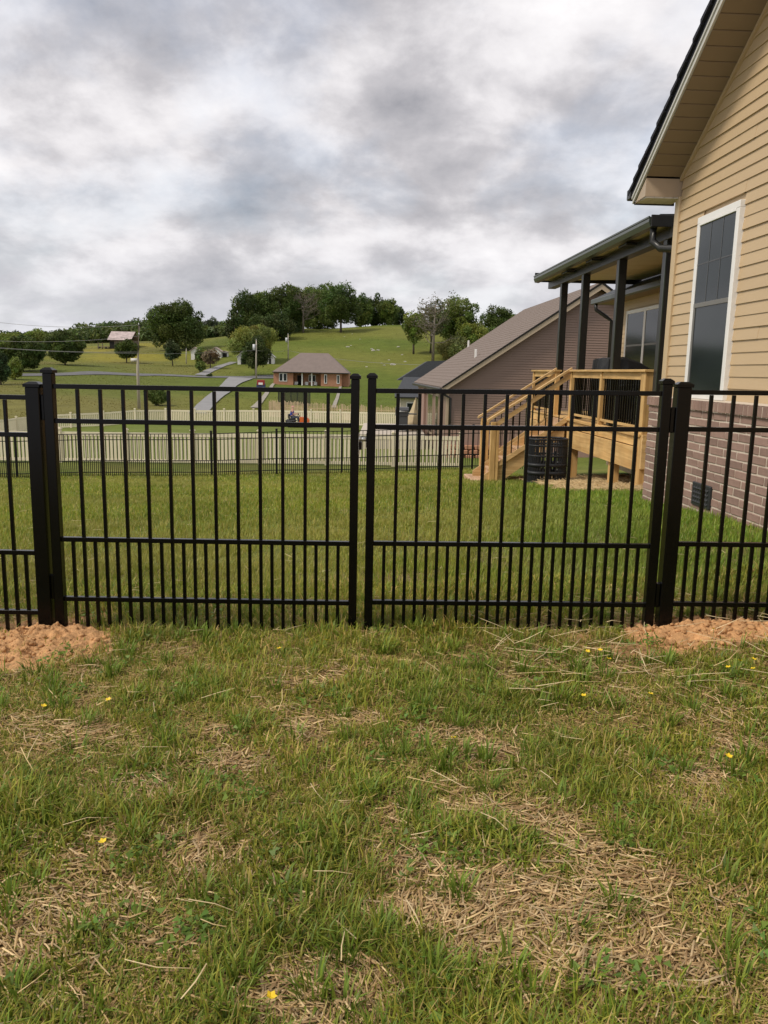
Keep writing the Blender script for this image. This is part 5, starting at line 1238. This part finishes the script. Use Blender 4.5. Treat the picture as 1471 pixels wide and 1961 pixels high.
# ================================================================== CLAY SPILL, CLODS
def clods(name, pts, sizes, seed):
    rng = np.random.default_rng(seed); bm = bmesh.new(); bmesh.ops.create_icosphere(bm, subdivisions=1, radius=1); tv = np.array([v.co[:] for v in bm.verts]); tf = np.array([[v.index for v in f_.verts] for f_ in bm.faces]); bm.free()
    Vs = []; Fs = []
    for i, (p, s) in enumerate(zip(pts, sizes)):
        q = tv * rng.uniform(.65, 1.2, (len(tv), 1)) * s * np.array([1, rng.uniform(.7, 1), rng.uniform(.55, .8)]); w = rng.uniform(0, 6.28); c, sn = math.cos(w), math.sin(w)
        q = np.stack([q[:, 0] * c - q[:, 1] * sn, q[:, 0] * sn + q[:, 1] * c, q[:, 2]], -1); Vs.append(q + p); Fs.append(tf + i * len(tv))
    return np.concatenate(Vs), np.concatenate(Fs)
for di, lb in ((0, 'heap of crumbly orange clay at the foot of the left gate post'), (1, 'heap of crumbly orange clay at the foot of the right gate post'), (2, 'low spill of orange clay along the fence toward the house')):
    cx_, cy_, rx, ry, hh = DIRT[di]; rng = np.random.default_rng(di + 3)
    t = Thing('clay_heap', lb, 'dirt pile', (cx_, cy_, gz(cx_, cy_)), 'W')
    mz_ = lambda x, y, r_: ground(x, y) - .012 + hh * np.clip(1 - r_ ** 1.6, 0, 1) * (.55 + .9 * fbm(x, y, 7, 73, 4)) + .06 * (fbm(x, y, 34, 75, 3) - .45) * np.clip(1 - r_ * .6, .3, 1)
    n1, n2 = 64, 150; V = []
    for i in range(n1 + 1):
        for k in range(n2):
            w = 2 * math.pi * k / n2; wob = 1 + .35 * (fbm(np.array(math.cos(w) * 1.3 + di * 5), np.array(math.sin(w) * 1.3), 1.0, 71, 3) - .5) * 2
            r_ = i / n1; x = cx_ + rx * r_ * wob * math.cos(w); y = cy_ + ry * r_ * wob * math.sin(w)
            z = float(mz_(np.array(x), np.array(y), r_))
            V.append((x, y, z))
    F = [[i * n2 + k, (i + 1) * n2 + k, (i + 1) * n2 + (k + 1) % n2, i * n2 + (k + 1) % n2] for i in range(n1) for k in range(n2)]
    poly(t, 'mound', V, F, 'clay', smooth=True)
    m_ = (900, 420, 140)[di]; w = rng.uniform(0, 6.28, m_); r_ = np.sqrt(rng.uniform(0, 1.15, m_)); x = cx_ + rx * r_ * np.cos(w); y = cy_ + ry * r_ * np.sin(w)
    z = mz_(x, y, r_) + .004; s = .003 + .021 * rng.random(m_) ** 4
    Vc, Fc = clods('clods', np.stack([x, y, z], -1), s, di); o = link('clods', np_mesh('clods', Vc - t.o, [Fc], 'clay'), t.e); o['kind'] = 'stuff'

# ================================================================== GRASS, STRAW, WEEDS, FLOWERS (stuff)
def blades(P, L, Wd, az, lean, curl, col, tipk=1.25):
    n = len(P); d = np.stack([np.cos(az), np.sin(az)], -1); s = np.stack([-np.sin(az), np.cos(az)], -1) * Wd[:, None] * .5
    h1 = L * .55; x1 = np.sin(lean) * h1; z1 = np.cos(lean) * h1; l2 = lean + curl; x2 = x1 + np.sin(l2) * L * .45; z2 = z1 + np.cos(l2) * L * .45
    z1 = np.maximum(z1, .003); z2 = np.maximum(z2, .003)
    V = np.empty((n, 5, 3)); V[:, 0, :2] = P[:, :2] - s; V[:, 1, :2] = P[:, :2] + s; V[:, 0, 2] = V[:, 1, 2] = P[:, 2] - .004
    m = P[:, :2] + d * x1[:, None]; V[:, 2, :2] = m - s * .85; V[:, 3, :2] = m + s * .85; V[:, 2, 2] = V[:, 3, 2] = P[:, 2] + z1
    V[:, 4, :2] = P[:, :2] + d * x2[:, None]; V[:, 4, 2] = P[:, 2] + z2
    b = np.arange(n)[:, None] * 5; q = b + np.array([[0, 1, 3, 2]]); t = b + np.array([[2, 3, 4]])
    c = np.repeat(col[:, None, :], 5, 1).copy(); c[:, 4] *= tipk; c[:, :2] *= .85
    return V.reshape(-1, 3), q, t, c.reshape(-1, 3)
def grass_object(name, parts, label, mat='grass'):
    V = []; Q = []; T = []; Cc = []; o_ = 0
    for v, q, t, c in parts: V.append(v); Q.append(q + o_); T.append(t + o_); Cc.append(c); o_ += len(v)
    o = link(name, np_mesh(name, np.concatenate(V), [np.concatenate(Q), np.concatenate(T)], mat, np.concatenate(Cc))); tag(o, label, 'grass', kind='stuff'); return o
def pick(rng, n, cols, w):
    w = np.array(w) / np.sum(w); k = rng.choice(len(cols), n, p=w); c = np.array(cols)[k]; return c * rng.uniform(.75, 1.3, (n, 1))
rng = np.random.default_rng(101)
GREENS = [(.215, .275, .030), (.275, .315, .042), (.155, .235, .030), (.36, .345, .06), (.50, .39, .15), (.20, .285, .055)]
n = 300000
y = 1.05 + (4.75 - 1.05) * rng.random(n) ** .95; x = (rng.random(n) * 2 - 1) * (.58 * y + .45)
clump = fbm(x, y, 7.5, 81, 3); pm = patch_mask(x, y); dm = dirt_mask(x, y)
keep = rng.random(n) < np.clip((.30 + 1.3 * sstep(.32, .62, clump)) * (1 - .86 * pm) * (1 - .90 * dm), 0, 1)
x, y, clump, pm = x[keep], y[keep], clump[keep], pm[keep]; n = len(x)
hm = fbm(x, y, 2.2, 85, 3); tuft = sstep(.5, .72, fbm(x, y, 4.0, 87, 3))
L = (.024 + .045 * rng.random(n) ** 1.3) * (.65 + .9 * sstep(.35, .7, hm)) * (1 - .35 * pm) + .035 * tuft * rng.random(n); Wd = rng.uniform(.0022, .0052, n) * (1 + .5 * tuft)
col = pick(rng, n, GREENS, [4, 3.4, 3.4, 3.2, 2.4, 1.2]); hue = fbm(x, y, 1.3, 89, 3)
col = col * (.8 + .45 * hue)[:, None] * np.stack([.9 + .35 * fbm(x, y, .9, 91, 3), np.ones(n), np.ones(n)], -1)
near_parts = [blades(np.stack([x, y, ground(x, y)], -1), L, Wd, rng.uniform(0, 6.283, n), np.abs(rng.normal(.62, .5, n)), rng.uniform(.05, 1.2, n), col)]
# coarse tufts of broad blades
nt = 320; ty = 1.15 + 3.2 * rng.random(nt) ** .8; tx = (rng.random(nt) * 2 - 1) * (.56 * ty + .2); k = rng.integers(14, 34, nt)
X = np.repeat(tx, k); Yt = np.repeat(ty, k); n = len(X); w = rng.uniform(0, 6.283, n); r_ = .028 * np.sqrt(rng.random(n)); X = X + r_ * np.cos(w); Yt = Yt + r_ * np.sin(w)
kp = dirt_mask(X, Yt) < .4; X, Yt, w = X[kp], Yt[kp], w[kp]; n = len(X)
col = pick(rng, n, [(.135, .215, .028), (.185, .275, .036), (.25, .31, .05)], [3, 3, 1])
near_parts.append(blades(np.stack([X, Yt, ground(X, Yt)], -1), rng.uniform(.05, .10, n), rng.uniform(.004, .0075, n), w + rng.normal(0, .5, n), np.abs(rng.normal(.42, .25, n)), rng.uniform(.1, .8, n), col))
def blades1(P, L, Wd, az, lean, col):   # single-triangle blades for the lawn farther off and to the sides
    n = len(P); s_ = np.stack([-np.sin(az), np.cos(az), np.zeros(n)], -1) * Wd[:, None] * .5; tip = np.stack([np.cos(az) * np.sin(lean) * L, np.sin(az) * np.sin(lean) * L, np.cos(lean) * L], -1)
    V = np.stack([P - s_, P + s_, P + tip], 1).reshape(-1, 3); return V, np.zeros((0, 4), int), np.arange(3 * n).reshape(-1, 3), np.repeat(col, 3, 0)
n = 110000; y = -.3 + 5.2 * rng.random(n); side = rng.choice([-1, 1], n); x = side * ((.58 * np.maximum(y, .9) + .42) + 2.4 * rng.random(n) ** 1.3)
hx = _ch * x + _sh * y; ok = (hx < BX) & (dirt_mask(x, y) < .5) & (rng.random(n) < 1 - .8 * patch_mask(x, y)); x, y = x[ok], y[ok]; n = len(x)
near_parts.append(blades1(np.stack([x, y, ground(x, y)], -1), rng.uniform(.03, .075, n), rng.uniform(.004, .007, n), rng.uniform(0, 6.283, n), np.abs(rng.normal(.5, .4, n)), pick(rng, n, GREENS, [4, 3.4, 3.4, 3.2, 2.4, 1.2])))
grass_object('lawn_grass', near_parts, 'rough green grass with bare patches in the foreground')
# low weeds (clover-like leaves)
nw = 90; wy = 1.2 + 3.0 * rng.random(nw); wx = (rng.random(nw) * 2 - 1) * (.56 * wy + .2); k = rng.integers(18, 50, nw)
X = np.repeat(wx, k) + rng.normal(0, .035, k.sum()); Yw = np.repeat(wy, k) + rng.normal(0, .035, k.sum()); n = len(X)
C_ = np.stack([X, Yw, ground(X, Yw) + rng.uniform(.012, .045, n)], -1); V, c = leaf_quads(C_, np.tile([0, 0, 1.5], (n, 1)), .016, rng, (.15, .255, .045), .3, 1.0)
o = link('clover_weeds', np_mesh('clover_weeds', V, [np.arange(len(V)).reshape(-1, 3)], 'grass', c)); tag(o, 'small round-leaved green weeds among the foreground grass', 'weeds', kind='stuff')
# lawn beyond the gate
n = 560000; y = 4.3 * np.exp(rng.random(n) * math.log(24.0 / 4.3)); x = (rng.random(n) * 1.36 - .64) * (y + 1.6)
hx = _ch * x + _sh * y; hy = -_sh * x + _ch * y
ok = ~((hx > BX - .01) & (hy < 8.56)) & ~((hx > 4.02) & (hy > 8.5)) & (bed_mask(x, y) < .5) & ~((hx > 2.3) & (hx < 4.2) & (hy > 14.7) & (hy < 16.4)) & (dirt_mask(x, y) < .5) & (rng.random(len(x)) < .35 + .9 * sstep(.3, .6, fbm(x, y, 2.6, 41, 3))); x, y = x[ok], y[ok]; n = len(x)
hue = fbm(x, y, .8, 5, 4); st = np.sin((x * .55 + y * .12) * 3.2) * .5 + .5
col = pick(rng, n, [(.225, .28, .032), (.295, .32, .045), (.17, .245, .032), (.39, .35, .07), (.48, .39, .16)], [4, 3, 3, 2.2, .9]) * (.72 + .5 * hue + .14 * st)[:, None]; yl = sstep(.45, .68, fbm(x, y, .55, 43, 4))[:, None]; col = col * (1 - .5 * yl) + np.array((.40, .36, .10)) * .5 * yl
rgt = sstep(.05, .3, x / y); col = col * np.stack([1 - .22 * rgt, np.ones(n), 1 - .2 * rgt], -1)
f_ = (y / 4.0) ** .85
mid_parts = [blades1(np.stack([x, y, ground(x, y)], -1), rng.uniform(.025, .06, n) * (.6 + .8 * fbm(x, y, 1.1, 45, 3)) * (.9 + .25 * np.log(y / 4)), .0050 * f_ * rng.uniform(.7, 1.4, n), rng.uniform(0, 6.283, n), np.abs(rng.normal(.5, .42, n)), col)]
grass_object('lawn_grass', mid_parts, 'mown green lawn stretching behind the gate')
n = 90000; y = 70 * np.exp(rng.random(n) * math.log(320 / 70)); x = (rng.random(n) * 1.1 - .60) * y; keep = rng.random(n) < sstep(.38, .62, fbm(x, y, .11, 47, 4)) * .9 + .1; x, y = x[keep], y[keep]; n = len(x)
col = lawn_colour(x, y) * rng.uniform(.85, 1.35, (n, 1)) * np.array((1.25, 1.2, 1.1))
po = grass_object('pasture_grass', [blades1(np.stack([x, y, ground(x, y)], -1), rng.uniform(.04, .15, n), .0014 * y * rng.uniform(.5, 1.3, n), rng.uniform(0, 6.283, n), np.abs(rng.normal(.6, .4, n)), col)], 'tussocky grass over the far pasture and hillside')
# straw
def straw(P, L, Wd, az, tilt, col, bend=None):
    n = len(P); d = np.stack([np.cos(az) * np.cos(tilt), np.sin(az) * np.cos(tilt), np.sin(tilt)], -1); s = np.stack([-np.sin(az), np.cos(az), np.zeros(n)], -1) * Wd[:, None] * .5; u = np.tile([0, 0, 1.0], (n, 1)) * Wd[:, None] * .5
    a = P - d * L[:, None] * .5; b_ = P + d * L[:, None] * .5; m = P + np.stack([-np.sin(az), np.cos(az), np.abs(rng.normal(0, .25, n))], -1) * (L * rng.normal(0, .05, n))[:, None]
    V = np.stack([a - s, a + s, a + u, m - s, m + s, m + u, b_ - s, b_ + s, b_ + u], 1); b0 = np.arange(n)[:, None] * 9
    Q = np.concatenate([b0 + np.array([q]) for q in ([0, 3, 5, 2], [2, 5, 4, 1], [3, 6, 8, 5], [5, 8, 7, 4])]); T = np.concatenate([b0 + np.array([[0, 2, 1]]), b0 + np.array([[6, 7, 8]])])
    return V.reshape(-1, 3), Q, T, np.repeat(col, 9, 0)
n = 140000; y = 1.05 + 3.4 * rng.random(n) ** 1.0; x = (rng.random(n) * 2 - 1) * (.57 * y + .3); pm = patch_mask(x, y)
keep = rng.random(n) < np.clip(pm ** 1.3 * .8 + .02, 0, 1) * (1 - .8 * dirt_mask(x, y)); x, y, pm = x[keep], y[keep], pm[keep]; n = len(x)
flow = fbm(x, y, 1.6, 95, 2) * 6.0 + 2.0; az = flow + rng.normal(0, .75, n)
col = pick(rng, n, [(.52, .37, .19), (.62, .47, .26), (.40, .27, .135), (.47, .355, .21), (.34, .22, .11)], [3, 2, 3, 2, 2])
parts = [straw(np.stack([x, y, ground(x, y) + rng.uniform(.002, .022, n)], -1), rng.uniform(.015, .085, n), rng.uniform(.0018, .0052, n), az, rng.normal(0, .16, n), col)]
n = 170; y = 1.2 + 3.0 * rng.random(n); x = (rng.random(n) * 2 - 1) * (.57 * y + .2)
parts.append(straw(np.stack([x, y, ground(x, y) + rng.uniform(.03, .06, n)], -1), rng.uniform(.04, .14, n), rng.uniform(.0018, .0036, n), rng.uniform(0, 6.28, n), rng.normal(0, .22, n), pick(rng, n, [(.62, .50, .30), (.55, .42, .22)], [2, 1])))
n = 130; y = rng.uniform(3.0, 3.9, n); x = rng.uniform(.5, 2.4, n)
parts.append(straw(np.stack([x, y, ground(x, y) + rng.uniform(.03, .07, n)], -1), rng.uniform(.08, .26, n), rng.uniform(.002, .004, n), rng.normal(.2, .7, n), rng.normal(0, .2, n), pick(rng, n, [(.64, .52, .32), (.55, .42, .22)], [2, 1])))
n = 130; y = 4.2 + 6 * rng.random(n) ** 2; x = (rng.random(n) * 1.2 - .55) * y
ok = ~((_ch * x + _sh * y > BX)); x, y = x[ok], y[ok]; n = len(x)
parts.append(straw(np.stack([x, y, ground(x, y) + rng.uniform(.03, .055, n)], -1), rng.uniform(.04, .12, n), rng.uniform(.002, .0035, n), rng.uniform(0, 6.28, n), rng.normal(0, .12, n), pick(rng, n, [(.55, .45, .26)], [1])))
n = 16000; hx = 4.75 + rng.uniform(-1.7, 1.5, n); hy = 13.1 + rng.uniform(-3, 3, n); x = _ch * hx - _sh * hy; y = _sh * hx + _ch * hy; ok = bed_mask(x, y) > .3; x, y = x[ok], y[ok]; n = len(x)
parts.append(straw(np.stack([x, y, ground(x, y) + rng.uniform(.005, .06, n)], -1), rng.uniform(.08, .25, n), rng.uniform(.005, .011, n), rng.uniform(0, 6.28, n), rng.normal(0, .2, n), pick(rng, n, [(.58, .44, .24), (.50, .36, .18), (.40, .28, .14)], [2, 2, 1])))
n = 150000; y = 1.05 + 3.5 * rng.random(n); x = (rng.random(n) * 2 - 1) * (.58 * y + .6); ok = rng.random(n) < (1 - .9 * dirt_mask(x, y)); x, y = x[ok], y[ok]; n = len(x)   # thatch: short dead blades lying flat
col = pick(rng, n, [(.43, .29, .13), (.50, .36, .17), (.32, .205, .085), (.34, .28, .08), (.24, .24, .05)], [3, 2, 2, 2, 2])
a_ = rng.uniform(0, 6.283, n); d_ = np.stack([np.cos(a_), np.sin(a_), rng.normal(0, .15, n)], -1) * rng.uniform(.008, .03, n)[:, None]; s_ = np.stack([-np.sin(a_), np.cos(a_), rng.normal(0, .3, n)], -1) * rng.uniform(.001, .0024, n)[:, None]
P_ = np.stack([x, y, ground(x, y) + rng.uniform(.001, .014, n)], -1); V = np.stack([P_ - d_ - s_, P_ + d_ - s_ * .6, P_ + d_ * .9 + s_ * .6, P_ - d_ + s_], 1).reshape(-1, 3)
parts.append((V, np.arange(4 * n).reshape(-1, 4), np.zeros((0, 3), int), np.repeat(col, 4, 0)))
so = grass_object('straw', parts, 'dry tan straw strewn over bare patches and below the deck', 'straw'); so['category'] = 'straw'
# buttercups
FLG = 'yellow buttercups in the grass'; me_s = me_p = None
for i, (px, py) in enumerate([(1122, 1262), (1149, 1262), (1162, 1284), (1122, 1355), (1239, 1354), (1360, 1223), (1463, 1239), (1411, 1288), (1431, 1281), (1401, 1300), (1450, 1304), (217, 1361), (207, 1648), (505, 1958), (870, 1446), (623, 1246), (542, 1261), (1383, 1470), (80, 1376)]):
    p = hit(px, py + 12); hgt = .075; t = Thing('buttercup', 'tiny yellow buttercup flower standing in the foreground grass', 'flower', p, 'W', FLG)
    if me_s is None:
        V, F = tube_geo([(0, 0, 0), (.004, 0, hgt * .6), (0, 0, hgt)], .0011, 5); me_s = bpy.data.meshes.new('stem'); me_s.from_pydata([tuple(v) for v in V], [], F); me_s.materials.append(MATS['stem_green'])
        V, F = [], []
        for k in range(5):
            w = k * 2 * math.pi / 5; c, s = math.cos(w), math.sin(w); b = len(V)
            for (r_, l_, z) in ((0, 0, 0), (.007, -.005, .003), (.012, 0, .006), (.007, .005, .003)): V.append((r_ * c - l_ * s, r_ * s + l_ * c, hgt + z))
            F.append([b, b + 1, b + 2, b + 3])
        me_p = bpy.data.meshes.new('petals'); me_p.from_pydata(V, [], F); me_p.materials.append(MATS['petal_yellow'])
    link('stem', me_s, t.e); link('petals', me_p, t.e); t.e.rotation_euler = (random.uniform(-.3, .3), random.uniform(-.3, .3), random.uniform(0, 6))
